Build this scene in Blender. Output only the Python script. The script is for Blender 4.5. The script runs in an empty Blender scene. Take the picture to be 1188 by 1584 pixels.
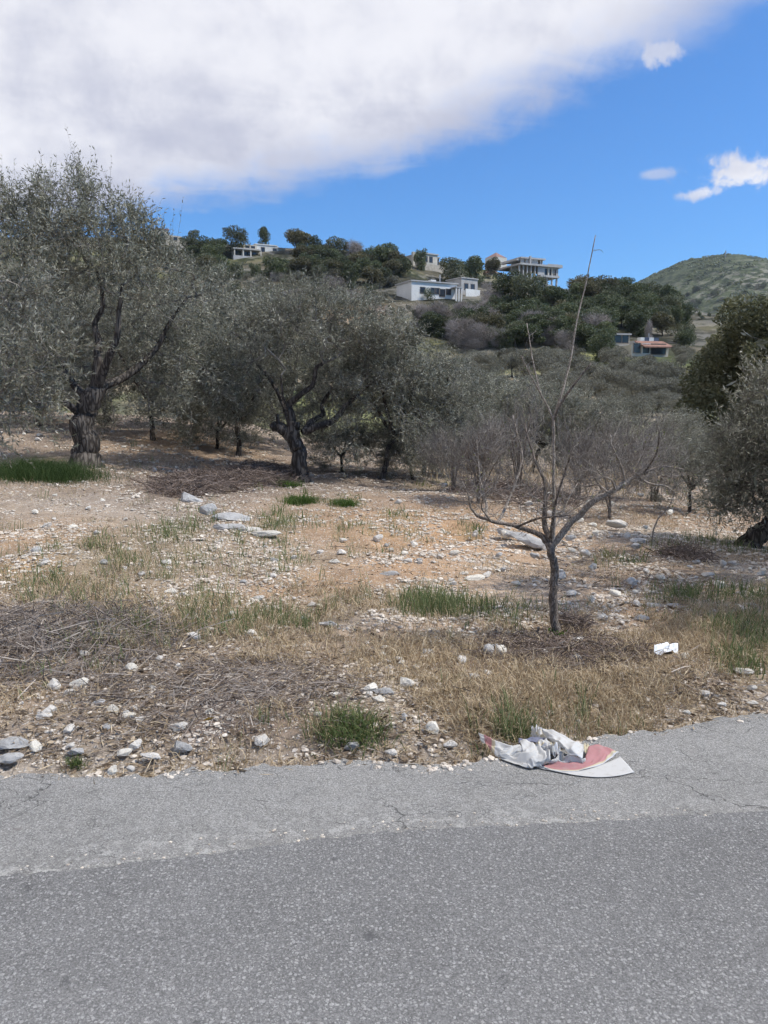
import bpy, math, random
import numpy as np
from mathutils import Vector, Matrix

# ------------------------------------------------------------------ camera, sky, sun, exposure
scene = bpy.context.scene
COL = scene.collection
CAM_H = 1.6
PITCH = math.radians(8.2)
F = 1190.0                      # focal length in pixels of the 1188 x 1584 photograph
cam_d = bpy.data.cameras.new('camera')
cam_d.sensor_fit = 'HORIZONTAL'
cam_d.sensor_width = 36.0
cam_d.lens = 36.0 * F / 1188.0
cam_d.clip_start = 0.05
cam_d.clip_end = 6000
cam = bpy.data.objects.new('camera', cam_d)
COL.objects.link(cam)
cam.location = (0, 0, CAM_H)
cam.rotation_euler = (math.radians(90) - PITCH, 0, 0)
scene.camera = cam

SUN_AZ, SUN_EL = math.radians(98), math.radians(51)
sun_vec = Vector((math.sin(SUN_AZ) * math.cos(SUN_EL), math.cos(SUN_AZ) * math.cos(SUN_EL), math.sin(SUN_EL)))
sun_d = bpy.data.lights.new('sun', 'SUN')
sun_d.energy = 3.8
sun_d.angle = math.radians(0.53)
sun_d.color = (1.0, 0.95, 0.87)
sun = bpy.data.objects.new('sun', sun_d)
COL.objects.link(sun)
sun.location = (40, 5, 60)
sun.rotation_euler = sun_vec.to_track_quat('Z', 'Y').to_euler()

scene.view_settings.view_transform = 'Standard'
scene.view_settings.look = 'None'
scene.view_settings.exposure = 0.3
scene.view_settings.gamma = 1.0
scene.view_settings.use_curve_mapping = False
scene.cycles.use_denoising = True
scene.cycles.denoiser = 'OPENIMAGEDENOISE'
scene.cycles.denoising_input_passes = 'RGB_ALBEDO_NORMAL'
scene.cycles.denoising_prefilter = 'ACCURATE'
scene.cycles.use_adaptive_sampling = True
scene.cycles.adaptive_threshold = 0.035
scene.cycles.adaptive_min_samples = 20
scene.cycles.max_bounces = 4
scene.cycles.diffuse_bounces = 2
scene.cycles.transmission_bounces = 4


class NT:
    """tiny node-tree helper"""
    def __init__(self, tree):
        self.t = tree
        tree.nodes.clear()

    def n(self, kind, **kw):
        nd = self.t.nodes.new('ShaderNode' + kind)
        for k, v in kw.items():
            if k.startswith('i_'):
                key = k[2:]
                key = int(key) if key.isdigit() else key.replace('_', ' ')
                self.set(nd.inputs[key], v)
            else:
                setattr(nd, k, v)
        return nd

    def set(self, sock, v):
        if isinstance(v, bpy.types.NodeSocket):
            self.t.links.new(v, sock)
        elif isinstance(v, bpy.types.Node):
            self.t.links.new(v.outputs[0], sock)
        else:
            if hasattr(sock.default_value, '__len__') and not hasattr(v, '__len__'):
                v = [v] * len(sock.default_value)
            if hasattr(v, '__len__') and len(sock.default_value) == 4 and len(v) == 3:
                v = (*v, 1.0)
            sock.default_value = v

    def m(self, op, a, b=0.0, c=0.0, clamp=False):
        nd = self.t.nodes.new('ShaderNodeMath')
        nd.operation = op
        nd.use_clamp = clamp
        for i, v in enumerate((a, b, c)):
            self.set(nd.inputs[i], v)
        return nd.outputs[0]

    def ss(self, v, lo, hi, a=0.0, b=1.0):
        nd = self.t.nodes.new('ShaderNodeMapRange')
        nd.interpolation_type = 'SMOOTHSTEP'
        for i, q in enumerate((v, lo, hi, a, b)):
            self.set(nd.inputs[i], q)
        return nd.outputs[0]

    def mix(self, fac, a, b, blend='MIX'):
        nd = self.t.nodes.new('ShaderNodeMix')
        nd.data_type = 'RGBA'
        nd.blend_type = blend
        self.set(nd.inputs[0], fac)
        self.set(nd.inputs[6], a)
        self.set(nd.inputs[7], b)
        return nd.outputs[2]

    def noise(self, vec, scale, detail=4.0, rough=0.55, dist=0.0):
        nd = self.t.nodes.new('ShaderNodeTexNoise')
        if vec is not None:
            self.set(nd.inputs['Vector'], vec)
        nd.inputs['Scale'].default_value = scale
        nd.inputs['Detail'].default_value = detail
        nd.inputs['Roughness'].default_value = rough
        nd.inputs['Distortion'].default_value = dist
        return nd.outputs[0]

    def ramp(self, fac, stops):
        nd = self.t.nodes.new('ShaderNodeValToRGB')
        cr = nd.color_ramp
        while len(cr.elements) < len(stops):
            cr.elements.new(0.5)
        for e, (p, c) in zip(cr.elements, stops):
            e.position = p
            e.color = (*c, 1.0)
        self.set(nd.inputs[0], fac)
        return nd.outputs[0]


def build_world():
    w = bpy.data.worlds.new('World')
    scene.world = w
    w.use_nodes = True
    t = NT(w.node_tree)
    sky = t.n('TexSky')
    sky.sky_type = 'NISHITA'
    sky.sun_disc = False
    sky.sun_elevation = SUN_EL
    sky.sun_rotation = SUN_AZ
    sky.air_density = 1.0
    sky.dust_density = 0.6
    sky.ozone_density = 2.2
    tc = t.n('TexCoord')
    sep = t.n('SeparateXYZ', i_0=tc.outputs['Generated'])
    z = t.m('MAXIMUM', sep.outputs[2], 0.035)
    qx = t.m('DIVIDE', sep.outputs[0], z)
    qy = t.m('DIVIDE', sep.outputs[1], z)
    q = t.n('CombineXYZ', i_0=qx, i_1=qy, i_2=0.0).outputs[0]
    # streaky version of the cloud plane: the bank is combed towards the lower left
    qs = t.n('Mapping', i_Vector=q, i_Rotation=(0, 0, math.radians(-38)), i_Scale=(0.85, 1.1, 1.0)).outputs[0]
    n_big = t.noise(qs, 0.75, 3.0, 0.5, 0.3)
    n_mid = t.noise(qs, 2.3, 7.0, 0.6, 0.6)
    n_fin = t.noise(tc.outputs['Generated'], 24.0, 8.0, 0.62, 0.4)
    n_dir = t.noise(tc.outputs['Generated'], 9.0, 7.0, 0.58, 0.2)
    # the edge of the great bank runs diagonally overhead
    edge = t.m('SUBTRACT', t.m('SUBTRACT', t.m('SUBTRACT', 3.50, t.m('MULTIPLY', t.m('MAXIMUM', qx, 0.0), 1.42)), t.m('MULTIPLY', t.m('MINIMUM', qx, 0.0), 0.55)), qy)
    edge = t.m('ADD', edge, t.m('MULTIPLY', t.m('SUBTRACT', n_big, 0.5), 0.7))
    edge = t.m('ADD', edge, t.m('MULTIPLY', t.m('SUBTRACT', n_mid, 0.5), 0.8))
    edge = t.m('ADD', edge, t.m('MULTIPLY', t.m('SUBTRACT', n_dir, 0.5), 0.75))
    edge = t.m('ADD', edge, t.m('MULTIPLY', t.m('SUBTRACT', n_fin, 0.5), 0.5))
    bank = t.ss(edge, -0.28, 0.52)
    # the bank breaks up on its far side, where the sun comes through
    brk = t.m('ADD', t.m('SUBTRACT', t.m('ADD', qx, 0.55), t.m('MULTIPLY', qy, 0.35)), t.m('MULTIPLY', t.m('SUBTRACT', n_big, 0.5), 0.9))
    bank = t.m('MULTIPLY', bank, t.ss(brk, 0.35, 0.95, 1.0, 0.0))
    mask = bank

    def puff(cx, cy, rx, ry, rot, soft, amp, dens):
        nonlocal mask
        mp = t.n('Mapping', vector_type='TEXTURE', i_Vector=q, i_Location=(cx, cy, 0), i_Rotation=(0, 0, rot), i_Scale=(rx, ry, 1))
        ln = t.n('VectorMath', operation='LENGTH', i_0=mp.outputs[0]).outputs['Value']
        v = t.m('ADD', t.m('SUBTRACT', 1.0, ln), t.m('MULTIPLY', t.m('SUBTRACT', n_fin, 0.5), amp))
        mask = t.m('MAXIMUM', mask, t.m('MULTIPLY', t.ss(v, 0.0, soft), dens))
    puff(1.60, 3.46, 0.27, 0.40, 0.0, 0.75, 3.6, 1.0)
    puff(1.54, 3.92, 0.13, 0.16, 0.0, 0.8, 3.4, 0.85)
    puff(0.80, 2.39, 0.075, 0.11, -0.5, 0.9, 4.0, 0.8)
    puff(1.21, 3.60, 0.11, 0.12, 0.0, 0.8, 2.2, 0.55)
    puff(1.06, 2.03, 0.34, 0.10, 0.6, 0.8, 2.2, 0.9)
    puff(-1.60, 7.30, 0.75, 0.7, 0.2, 0.9, 2.2, 0.55)
    puff(1.62, 7.60, 0.30, 0.45, 0.1, 0.7, 2.0, 0.8)
    puff(-4.6, 7.2, 2.4, 2.2, 0.3, 1.1, 1.8, 0.8)
    # body of the cloud: white with lavender-grey thicker folds
    shade = t.ss(t.m('ADD', t.m('ADD', t.m('MULTIPLY', n_big, 0.6), t.m('MULTIPLY', n_dir, 0.45)), t.m('ADD', t.m('MULTIPLY', n_mid, 0.2), t.m('MULTIPLY', n_fin, 0.15))), 0.55, 0.82)
    ccol = t.mix(shade, (7.6, 7.6, 8.0), (4.7, 4.85, 5.8))
    skyc = t.mix(1.0, sky.outputs[0], (0.50, 0.93, 1.40), 'MULTIPLY')
    colr = t.mix(t.m('MULTIPLY', mask, 0.96), skyc, ccol)
    bg = t.n('Background', i_Color=colr, i_Strength=0.1)
    out = t.n('OutputWorld')
    w.node_tree.links.new(bg.outputs[0], out.inputs[0])
    w.cycles.sampling_method = 'MANUAL'
    w.cycles.sample_map_resolution = 512


build_world()

# ------------------------------------------------------------------ numeric helpers
rng = np.random.default_rng(7)
random.seed(7)


def sstep(a, b, x):
    t = np.clip((np.asarray(x, float) - a) / (b - a), 0, 1)
    return t * t * (3 - 2 * t)


def vnoise(x, y, seed=0):
    x = np.asarray(x, float); y = np.asarray(y, float)
    xi = np.floor(x).astype(np.int64); yi = np.floor(y).astype(np.int64)
    fx = x - xi; fy = y - yi
    fx = fx * fx * (3 - 2 * fx); fy = fy * fy * (3 - 2 * fy)

    def h(i, j):
        n = (i * 374761393 + j * 668265263 + seed * 974634777) & 0xFFFFFFFF
        n = ((n ^ (n >> 13)) * 1274126177) & 0xFFFFFFFF
        return ((n ^ (n >> 16)) & 0xFFFF) / 65535.0
    a = h(xi, yi); b = h(xi + 1, yi); c = h(xi, yi + 1); d = h(xi + 1, yi + 1)
    return (a * (1 - fx) + b * fx) * (1 - fy) + (c * (1 - fx) + d * fx) * fy


def fbm(x, y, seed=0, oct=4, gain=0.5):
    s = 0; a = 1; tot = 0
    for o in range(oct):
        s = s + a * vnoise(x * 2 ** o, y * 2 ** o, seed + o * 17)
        tot += a; a *= gain
    return s / tot


RX = np.array([-600, -300, -81, 1, 35, 62, 86, 110, 140, 300, 800.])
RZ = np.array([62, 60, 57, 51, 47, 41, 36, 25, 11, 12, 20.])
EX = np.array([-40, -12, -1.66, -0.83, 0.245, 0.934, 1.29, 2.01, 6.0, 14, 40.])
EY = np.array([1.0, 2.6, 3.12, 3.17, 3.2, 3.43, 3.58, 3.84, 5.0, 6.6, 9.])
BX = np.array([-40, -12, -3, -1.285, -0.67, 0.0, 0.756, 1.506, 6, 14, 40.])
BY = np.array([-4.0, 0.4, 2.0, 2.37, 2.51, 2.65, 2.74, 2.82, 3.5, 4.6, 7.0])


def edge_y(x):
    return np.interp(x, EX, EY)


def tz(x, y):
    """height of the natural ground"""
    x = np.asarray(x, float); y = np.asarray(y, float)
    e = edge_y(x)
    on = sstep(0.0, 0.5, y - e)
    s = sstep(4, 11, y)
    xc = np.clip(x, -14, 12)
    near = -0.045 * xc * s
    near = near + 0.052 * np.clip(y - 11, 0, 25) * sstep(-1, -6, x)
    near = near - 0.035 * np.clip(y - 13, 0, 25) * sstep(-3, 3, x)
    bump = (fbm(x * 0.55, y * 0.55, 3, 3) - 0.5) * 0.22 + (fbm(x * 2.3, y * 2.3, 9, 3) - 0.5) * 0.07 + (fbm(x * 9, y * 9, 21, 2) - 0.5) * 0.025
    near = near + bump * on * sstep(2.6, 7, y) + (fbm(x * 5, y * 5, 33, 3) - 0.5) * 0.05 * on + 0.035 * on - 0.05 * (1 - on)
    R = np.interp(x, RX, RZ)
    prof = np.interp(y, [0, 25, 40, 60, 95, 130], [-1.0, -1.0, -1.2, 0.0, 4.2, 8.2])
    t = np.clip((y - 130) / 150, 0, 1)
    far = prof + (R - 8.2) * t - np.clip(y - 285, 0, 250) * 0.16
    far = np.maximum(far, np.interp(y, [0, 290, 800, 3000], [-5, 12, 40, 60]) * (y > 250) + far * (y <= 250))
    big = (fbm(x * 0.02, y * 0.02, 5, 3) - 0.5) * 10 * sstep(110, 190, y) + (fbm(x * 0.08, y * 0.08, 6, 3) - 0.5) * 2.4 * sstep(45, 130, y)
    M = 224 * (0.42 * np.exp(-((x - 490) / 160) ** 2) + 0.58 * np.exp(-((x - 560) / 620) ** 2)) * np.exp(-((y - 1250) / 470) ** 2)
    M = M + (fbm(x * 0.006, y * 0.006, 41, 4) - 0.5) * 34 * sstep(450, 800, y)
    far = np.maximum(far + big, np.where(y > 330, M, -50))
    k = sstep(24, 42, y)
    return near * (1 - k) + far * k


def ray(px, py):
    r = (px - 594) / F; u = (792 - py) / F
    return np.array([r, math.cos(PITCH) + u * math.sin(PITCH), -math.sin(PITCH) + u * math.cos(PITCH)])


_ts = np.geomspace(1.2, 2600, 5000)


def G(px, py):
    """ground point seen at a pixel"""
    d = ray(px, py)
    h = CAM_H + d[2] * _ts - tz(d[0] * _ts, d[1] * _ts)
    k = np.argmax(h < 0) if (h < 0).any() else len(_ts) - 1
    k = max(k, 1)
    a = h[k - 1] / (h[k - 1] - h[k] + 1e-9)
    t = _ts[k - 1] + (_ts[k] - _ts[k - 1]) * np.clip(a, 0, 1)
    return np.array([d[0] * t, d[1] * t, CAM_H + d[2] * t])


def P(px, py, Y):
    d = ray(px, py)
    t = Y / d[1]
    return np.array([d[0] * t, Y, CAM_H + d[2] * t])


def ZP(px, py, h):
    """point seen at a pixel, h above the road level"""
    d = ray(px, py)
    t = (h - CAM_H) / d[2]
    return np.array([d[0] * t, d[1] * t, h])


# ------------------------------------------------------------------ mesh helpers
class MB:
    """collects vertices and faces (quads / tris as numpy blocks)"""
    def __init__(self):
        self.v = []; self.q = []; self.t = []; self.qa = []; self.ta = []; self.qm = []; self.tm = []; self.n = 0

    def quads(self, v, f, a=None, mi=0):
        v = np.asarray(v, float).reshape(-1, 3); f = np.asarray(f, np.int64).reshape(-1, 4)
        self.v.append(v); self.q.append(f + self.n); self.n += len(v)
        self.qa.append(np.zeros(len(f)) if a is None else np.broadcast_to(a, (len(f),)))
        self.qm.append(np.full(len(f), mi))

    def tris(self, v, f, a=None, mi=0):
        v = np.asarray(v, float).reshape(-1, 3); f = np.asarray(f, np.int64).reshape(-1, 3)
        self.v.append(v); self.t.append(f + self.n); self.n += len(v)
        self.ta.append(np.zeros(len(f)) if a is None else np.broadcast_to(a, (len(f),)))
        self.tm.append(np.full(len(f), mi))

    def box(self, lo, hi, a=0.0, mi=0):
        x0, y0, z0 = lo; x1, y1, z1 = hi
        v = [(x0, y0, z0), (x1, y0, z0), (x1, y1, z0), (x0, y1, z0), (x0, y0, z1), (x1, y0, z1), (x1, y1, z1), (x0, y1, z1)]
        self.quads(v, [(0, 3, 2, 1), (4, 5, 6, 7), (0, 1, 5, 4), (1, 2, 6, 5), (2, 3, 7, 6), (3, 0, 4, 7)], a, mi)

    def mesh(self, name, mats, smooth=False):
        me = bpy.data.meshes.new(name)
        v = np.concatenate(self.v) if self.v else np.zeros((0, 3))
        q = np.concatenate(self.q) if self.q else np.zeros((0, 4), np.int64)
        t = np.concatenate(self.t) if self.t else np.zeros((0, 3), np.int64)
        nq, nt = len(q), len(t)
        me.vertices.add(len(v)); me.vertices.foreach_set('co', v.astype(np.float32).ravel())
        me.loops.add(nq * 4 + nt * 3)
        me.loops.foreach_set('vertex_index', np.concatenate([q.ravel(), t.ravel()]).astype(np.int32))
        me.polygons.add(nq + nt)
        st = np.concatenate([np.arange(nq) * 4, nq * 4 + np.arange(nt) * 3]).astype(np.int32)
        me.polygons.foreach_set('loop_start', st)
        mi = np.concatenate(self.qm + self.tm).astype(np.int32) if (self.qm or self.tm) else np.zeros(0, np.int32)
        me.polygons.foreach_set('material_index', mi)
        me.polygons.foreach_set('use_smooth', np.full(nq + nt, smooth, bool))
        at = me.attributes.new('v', 'FLOAT', 'FACE')
        at.data.foreach_set('value', np.concatenate(self.qa + self.ta).astype(np.float32))
        for m in (mats if isinstance(mats, (list, tuple)) else [mats]):
            me.materials.append(m)
        me.update(calc_edges=True)
        return me


def add(name, me, parent=None, loc=None):
    o = bpy.data.objects.new(name, me)
    COL.objects.link(o)
    if parent is not None:
        o.parent = parent
    if loc is not None:
        o.location = loc
    return o


def tag(o, label=None, cat=None, group=None, kind=None):
    if label: o['label'] = label
    if cat: o['category'] = cat
    if group: o['group'] = group
    if kind: o['kind'] = kind
    return o


def thing(name, label, cat, loc, group=None, rotz=0.0):
    o = bpy.data.objects.new(name, None)
    COL.objects.link(o)
    o.location = loc
    o.rotation_euler = (0, 0, rotz)
    o.empty_display_size = 0.2
    return tag(o, label, cat, group)


def copy_tree(src, loc, rotz=0.0, scale=1.0, label=None, group=None):
    r = src.copy(); COL.objects.link(r)
    r.location = loc; r.rotation_euler = (0, 0, rotz)
    r.scale = (scale,) * 3 if not hasattr(scale, '__len__') else scale
    if label: r['label'] = label
    if group: r['group'] = group
    for ch in src.children:
        c = ch.copy(); COL.objects.link(c); c.parent = r
        for g in ch.children:
            d = g.copy(); COL.objects.link(d); d.parent = c
    return r


def unit(v):
    return v / (np.linalg.norm(v, axis=-1, keepdims=True) + 1e-12)


def perp(d):
    """two unit vectors square to d"""
    ref = np.where(np.abs(d[..., 2:3]) > 0.9, np.array([1., 0, 0]), np.array([0, 0, 1.]))
    a = unit(np.cross(d, ref))
    return a, np.cross(d, a)


def tubes(mb, Pt, R, sides=4, a=0.0, mi=0, cap=False, rough=0.0, r=None):
    """batch of tubes: Pt (n,k,3), R (n,k)"""
    Pt = np.asarray(Pt, float); R = np.asarray(R, float)
    n, k, _ = Pt.shape
    tan = unit(np.gradient(Pt, axis=1))
    mean = unit(tan.mean(axis=1))
    A0, _ = perp(mean)
    A = unit(A0[:, None, :] - (tan * A0[:, None, :]).sum(-1, keepdims=True) * tan)
    B = np.cross(tan, A)
    th = np.arange(sides) * 2 * np.pi / sides
    RR = R[:, :, None] * np.ones(sides)
    if rough and r is not None:
        base = 1 + rough * (r.random((n, 1, sides)) - 0.5)
        RR = RR * (base + rough * 0.5 * (r.random((n, k, sides)) - 0.5))
    v = Pt[:, :, None, :] + RR[..., None] * (np.cos(th)[:, None] * A[:, :, None, :] + np.sin(th)[:, None] * B[:, :, None, :])
    idx = np.arange(n * k * sides).reshape(n, k, sides)
    nx = np.roll(idx, -1, axis=2)
    f = np.stack([idx[:, :-1], nx[:, :-1], nx[:, 1:], idx[:, 1:]], -1).reshape(-1, 4)
    av = np.repeat(np.broadcast_to(a, (n,)), (k - 1) * sides)
    mb.quads(v.reshape(-1, 3), f, av, mi)
    if cap:
        e = idx[:, -1]
        if sides >= 4:
            tr = np.stack([np.repeat(e[:, :1], sides - 2, 1), e[:, 1:-1], e[:, 2:]], -1).reshape(-1, 3)
            base = mb.n - n * k * sides
            mb.t.append(tr + base); mb.ta.append(np.zeros(len(tr))); mb.tm.append(np.full(len(tr), mi))


def smooth_path(pts, n):
    """Catmull-Rom through pts (k, m) resampled to n points"""
    p = np.asarray(pts, float)
    if len(p) == 2:
        t = np.linspace(0, 1, n)[:, None]
        return p[0] * (1 - t) + p[1] * t
    e = np.vstack([2 * p[0] - p[1], p, 2 * p[-1] - p[-2]])
    out = []
    for s in np.linspace(0, len(p) - 1 - 1e-6, n):
        i = int(s); t = s - i
        a, b, c, d = e[i], e[i + 1], e[i + 2], e[i + 3]
        out.append(0.5 * (2 * b + (c - a) * t + (2 * a - 5 * b + 4 * c - d) * t * t + (3 * b - a - 3 * c + d) * t ** 3))
    return np.array(out)


def leaves(mb, pos, dirn, length, width, r, a=None, mi=0):
    """rhombic leaves, one quad each, slightly folded along the blade"""
    n = len(pos)
    dirn = unit(dirn)
    s = unit(np.cross(dirn, r.normal(size=(n, 3))))
    nrm = np.cross(dirn, s)
    L = np.broadcast_to(length, (n,))[:, None]; W = np.broadcast_to(width, (n,))[:, None]
    v = np.stack([pos, pos + dirn * L * 0.45 + s * W * 0.5 + nrm * W * 0.12, pos + dirn * L + nrm * L * 0.08, pos + dirn * L * 0.45 - s * W * 0.5 + nrm * W * 0.12], 1)
    f = np.arange(n * 4).reshape(n, 4)
    mb.quads(v.reshape(-1, 3), f, r.random(n) if a is None else a, mi)


# ------------------------------------------------------------------ materials
def new_mat(name):
    m = bpy.data.materials.new(name)
    m.use_nodes = True
    return m, NT(m.node_tree)


def finish(m, t, col, rough=0.9, bump=None, bstr=0.3, bdist=0.02, spec=0.3, trans=0.0, normal=None):
    b = t.n('BsdfPrincipled')
    t.set(b.inputs['Base Color'], col)
    t.set(b.inputs['Roughness'], rough)
    t.set(b.inputs['Specular IOR Level'], spec)
    if bump is not None:
        bp = t.n('Bump', i_Height=bump, i_Strength=bstr, i_Distance=bdist)
        t.set(b.inputs['Normal'], bp)
    out = t.n('OutputMaterial')
    if trans > 0:
        tr = t.n('BsdfTranslucent', i_Color=col)
        mx = t.n('MixShader', i_0=trans)
        t.t.links.new(b.outputs[0], mx.inputs[1]); t.t.links.new(tr.outputs[0], mx.inputs[2])
        t.t.links.new(mx.outputs[0], out.inputs[0])
    else:
        t.t.links.new(b.outputs[0], out.inputs[0])
    return m


def leaf_mat(name, stops, trans=0.25, rough=0.55, var=0.35):
    m, t = new_mat(name)
    at = t.n('Attribute', attribute_name='v')
    oi = t.n('ObjectInfo')
    c = t.ramp(at.outputs['Fac'], stops)
    geo = t.n('NewGeometry')
    n = t.noise(geo.outputs['Position'], 1.3, 2.0)
    k = t.m('ADD', t.m('MULTIPLY', n, 0.5), t.m('ADD', 0.72 - var * 0.35, t.m('MULTIPLY', oi.outputs['Random'], var)))
    c = t.mix(1.0, c, t.n('CombineColor', i_0=k, i_1=k, i_2=k).outputs[0], 'MULTIPLY')
    return finish(m, t, c, rough, trans=trans, spec=0.35)


def plain_mat(name, col, var=0.25, scale=6.0, rough=0.85, bstr=0.3, bdist=0.01, col2=None, detail=5.0, spec=0.3, coord='Object'):
    m, t = new_mat(name)
    tc = t.n('TexCoord')
    n = t.noise(tc.outputs[coord], scale, detail, 0.6)
    c2 = col2 if col2 is not None else tuple(c * (1 - var) for c in col)
    c = t.mix(t.ss(n, 0.3, 0.7), col, c2)
    n2 = t.noise(tc.outputs[coord], scale * 7, 3.0, 0.6)
    return finish(m, t, c, rough, t.m('ADD', n, t.m('MULTIPLY', n2, 0.4)), bstr, bdist, spec)


def bark_mat(name, c1, c2, scale=14.0, stretch=0.25, bstr=0.8, bdist=0.03):
    m, t = new_mat(name)
    geo = t.n('TexCoord')
    mp = t.n('Mapping', i_Vector=geo.outputs['Object'], i_Scale=(1, 1, stretch)).outputs[0]
    v = t.n('TexVoronoi', feature='DISTANCE_TO_EDGE', i_Vector=t.mix(0.06, mp, t.n('TexNoise', i_Vector=mp, i_Scale=scale).outputs[1]), i_Scale=scale)
    n = t.noise(mp, scale * 1.7, 6, 0.65)
    h = t.m('ADD', t.ss(v.outputs[0], 0.0, 0.25), t.m('MULTIPLY', n, 0.8))
    c = t.mix(t.ss(h, 0.5, 1.4), c2, c1)
    lich = t.ss(t.noise(geo.outputs['Object'], 4.0, 4, 0.6), 0.56, 0.72)
    c = t.mix(t.m('MULTIPLY', lich, 0.35), c, tuple(min(1, x * 1.7 + 0.02) for x in c1))
    return finish(m, t, c, 0.92, h, bstr, bdist, 0.2)


MAT = {}
MAT['olive_leaf'] = leaf_mat('olive_leaf', [(0.0, (0.100, 0.103, 0.070)), (0.45, (0.215, 0.216, 0.158)), (0.75, (0.34, 0.335, 0.265)), (1.0, (0.50, 0.485, 0.40))], 0.32)
MAT['olive_leaf_far'] = leaf_mat('olive_leaf_far', [(0.0, (0.095, 0.094, 0.068)), (0.6, (0.185, 0.178, 0.135)), (1.0, (0.30, 0.285, 0.225))], 0.25)
MAT['oak_leaf'] = leaf_mat('oak_leaf', [(0.0, (0.046, 0.060, 0.030)), (0.6, (0.090, 0.110, 0.052)), (1.0, (0.16, 0.175, 0.09))], 0.25, var=0.7)
MAT['oak_leaf_light'] = leaf_mat('oak_leaf_light', [(0.0, (0.065, 0.078, 0.044)), (0.6, (0.125, 0.138, 0.078)), (1.0, (0.20, 0.205, 0.125))], 0.25, var=0.6)
MAT['oak_leaf_brown'] = leaf_mat('oak_leaf_brown', [(0.0, (0.060, 0.058, 0.032)), (0.6, (0.115, 0.108, 0.056)), (1.0, (0.185, 0.165, 0.09))], 0.25, var=0.6)
MAT['pine_leaf'] = leaf_mat('pine_leaf', [(0.0, (0.042, 0.056, 0.028)), (0.6, (0.080, 0.102, 0.046)), (1.0, (0.145, 0.165, 0.08))], 0.25)
MAT['cypress_leaf'] = leaf_mat('cypress_leaf', [(0.0, (0.085, 0.092, 0.050)), (0.6, (0.165, 0.172, 0.092)), (1.0, (0.30, 0.285, 0.17))], 0.4)
MAT['bare_far'] = leaf_mat('bare_far', [(0.0, (0.20, 0.175, 0.155)), (1.0, (0.38, 0.335, 0.31))], 0.05)
MAT['bark_olive'] = bark_mat('bark_olive', (0.125, 0.108, 0.092), (0.040, 0.033, 0.028), 16.0, 0.16, 0.45, 0.015)
MAT['twig_olive'] = plain_mat('twig_olive', (0.25, 0.23, 0.20), 0.55, 9.0)
MAT['bark_fruit'] = bark_mat('bark_fruit', (0.23, 0.19, 0.16), (0.09, 0.072, 0.058), 55.0, 0.22, 0.5, 0.004)
MAT['bark_pale'] = bark_mat('bark_pale', (0.38, 0.33, 0.28), (0.18, 0.148, 0.12), 60.0, 0.3, 0.5, 0.004)
MAT['twig_bare'] = plain_mat('twig_bare', (0.27, 0.24, 0.21), 0.5, 12.0)
MAT['twig_dark'] = plain_mat('twig_dark', (0.13, 0.105, 0.09), 0.4, 12.0)
MAT['bark_far'] = plain_mat('bark_far', (0.10, 0.085, 0.07), 0.4, 2.0)


def ground_material():
    m, t = new_mat('stony_earth')
    geo = t.n('NewGeometry')
    pos = geo.outputs['Position']
    at = t.n('Attribute', attribute_name='col')
    far = t.n('Attribute', attribute_name='far').outputs['Fac']
    base = at.outputs['Color']
    n1 = t.noise(pos, 3.2, 6, 0.65)
    n2 = t.noise(pos, 17.0, 5, 0.7)
    n3 = t.noise(pos, 70.0, 3, 0.6)
    k = t.m('ADD', t.m('MULTIPLY', n1, 0.55), t.m('ADD', t.m('MULTIPLY', n2, 0.65), t.m('MULTIPLY', n3, 0.45)))
    k = t.m('ADD', t.m('MULTIPLY', t.m('SUBTRACT', k, 0.82), 2.1), 0.98)
    kc = t.n('CombineColor', i_0=k, i_1=k, i_2=k).outputs[0]
    c = t.mix(1.0, base, kc, 'MULTIPLY')
    # bits of pale chipped limestone pressed into the earth
    chips = None
    for sc, lo, hi, gate in ((24.0, 0.16, 0.24, 0.52), (48.0, 0.2, 0.3, 0.42)):
        dv = t.n('TexNoise', i_Vector=pos, i_Scale=sc * 1.3)
        wv = t.mix(0.03, pos, dv.outputs[1])
        vo = t.n('TexVoronoi', i_Vector=wv, i_Scale=sc)
        sel = t.m('GREATER_THAN', t.n('SeparateColor', i_0=vo.outputs['Color']).outputs[0], gate)
        ch = t.m('MULTIPLY', t.ss(vo.outputs['Distance'], hi + 0.12, lo + 0.08), sel)
        chips = ch if chips is None else t.m('MAXIMUM', chips, ch)
    chips = t.m('MULTIPLY', chips, t.ss(t.noise(pos, 1.6, 3), 0.28, 0.52))
    chips = t.m('MULTIPLY', chips, t.m('SUBTRACT', 1.0, far))
    ccol = t.mix(n2, (0.50, 0.46, 0.41), (0.66, 0.60, 0.53))
    c = t.mix(t.m('MULTIPLY', chips, 0.8), c, ccol)
    # distant slopes: scrub and pale rock
    f1 = t.noise(pos, 0.045, 8, 0.72)
    f2 = t.noise(pos, 0.16, 5, 0.7)
    scrub = t.ss(t.m('ADD', t.m('MULTIPLY', f1, 0.6), t.m('MULTIPLY', f2, 0.5)), 0.47, 0.62)
    fc = t.mix(scrub, t.mix(1.0, base, (1.7, 1.6, 1.5), 'MULTIPLY'), t.mix(1.0, base, (0.38, 0.45, 0.4), 'MULTIPLY'))
    rk = t.m('MULTIPLY', t.ss(t.noise(pos, 0.075, 7, 0.75), 0.50, 0.58), t.n('Attribute', attribute_name='rock').outputs['Fac'])
    fc = t.mix(rk, fc, (0.50, 0.46, 0.40))
    c = t.mix(far, c, fc)
    h = t.m('ADD', t.m('MULTIPLY', n2, 0.6), t.m('ADD', t.m('MULTIPLY', n3, 0.35), t.m('MULTIPLY', chips, 0.8)))
    return finish(m, t, c, 0.95, h, 0.7, 0.02, 0.15)


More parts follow.
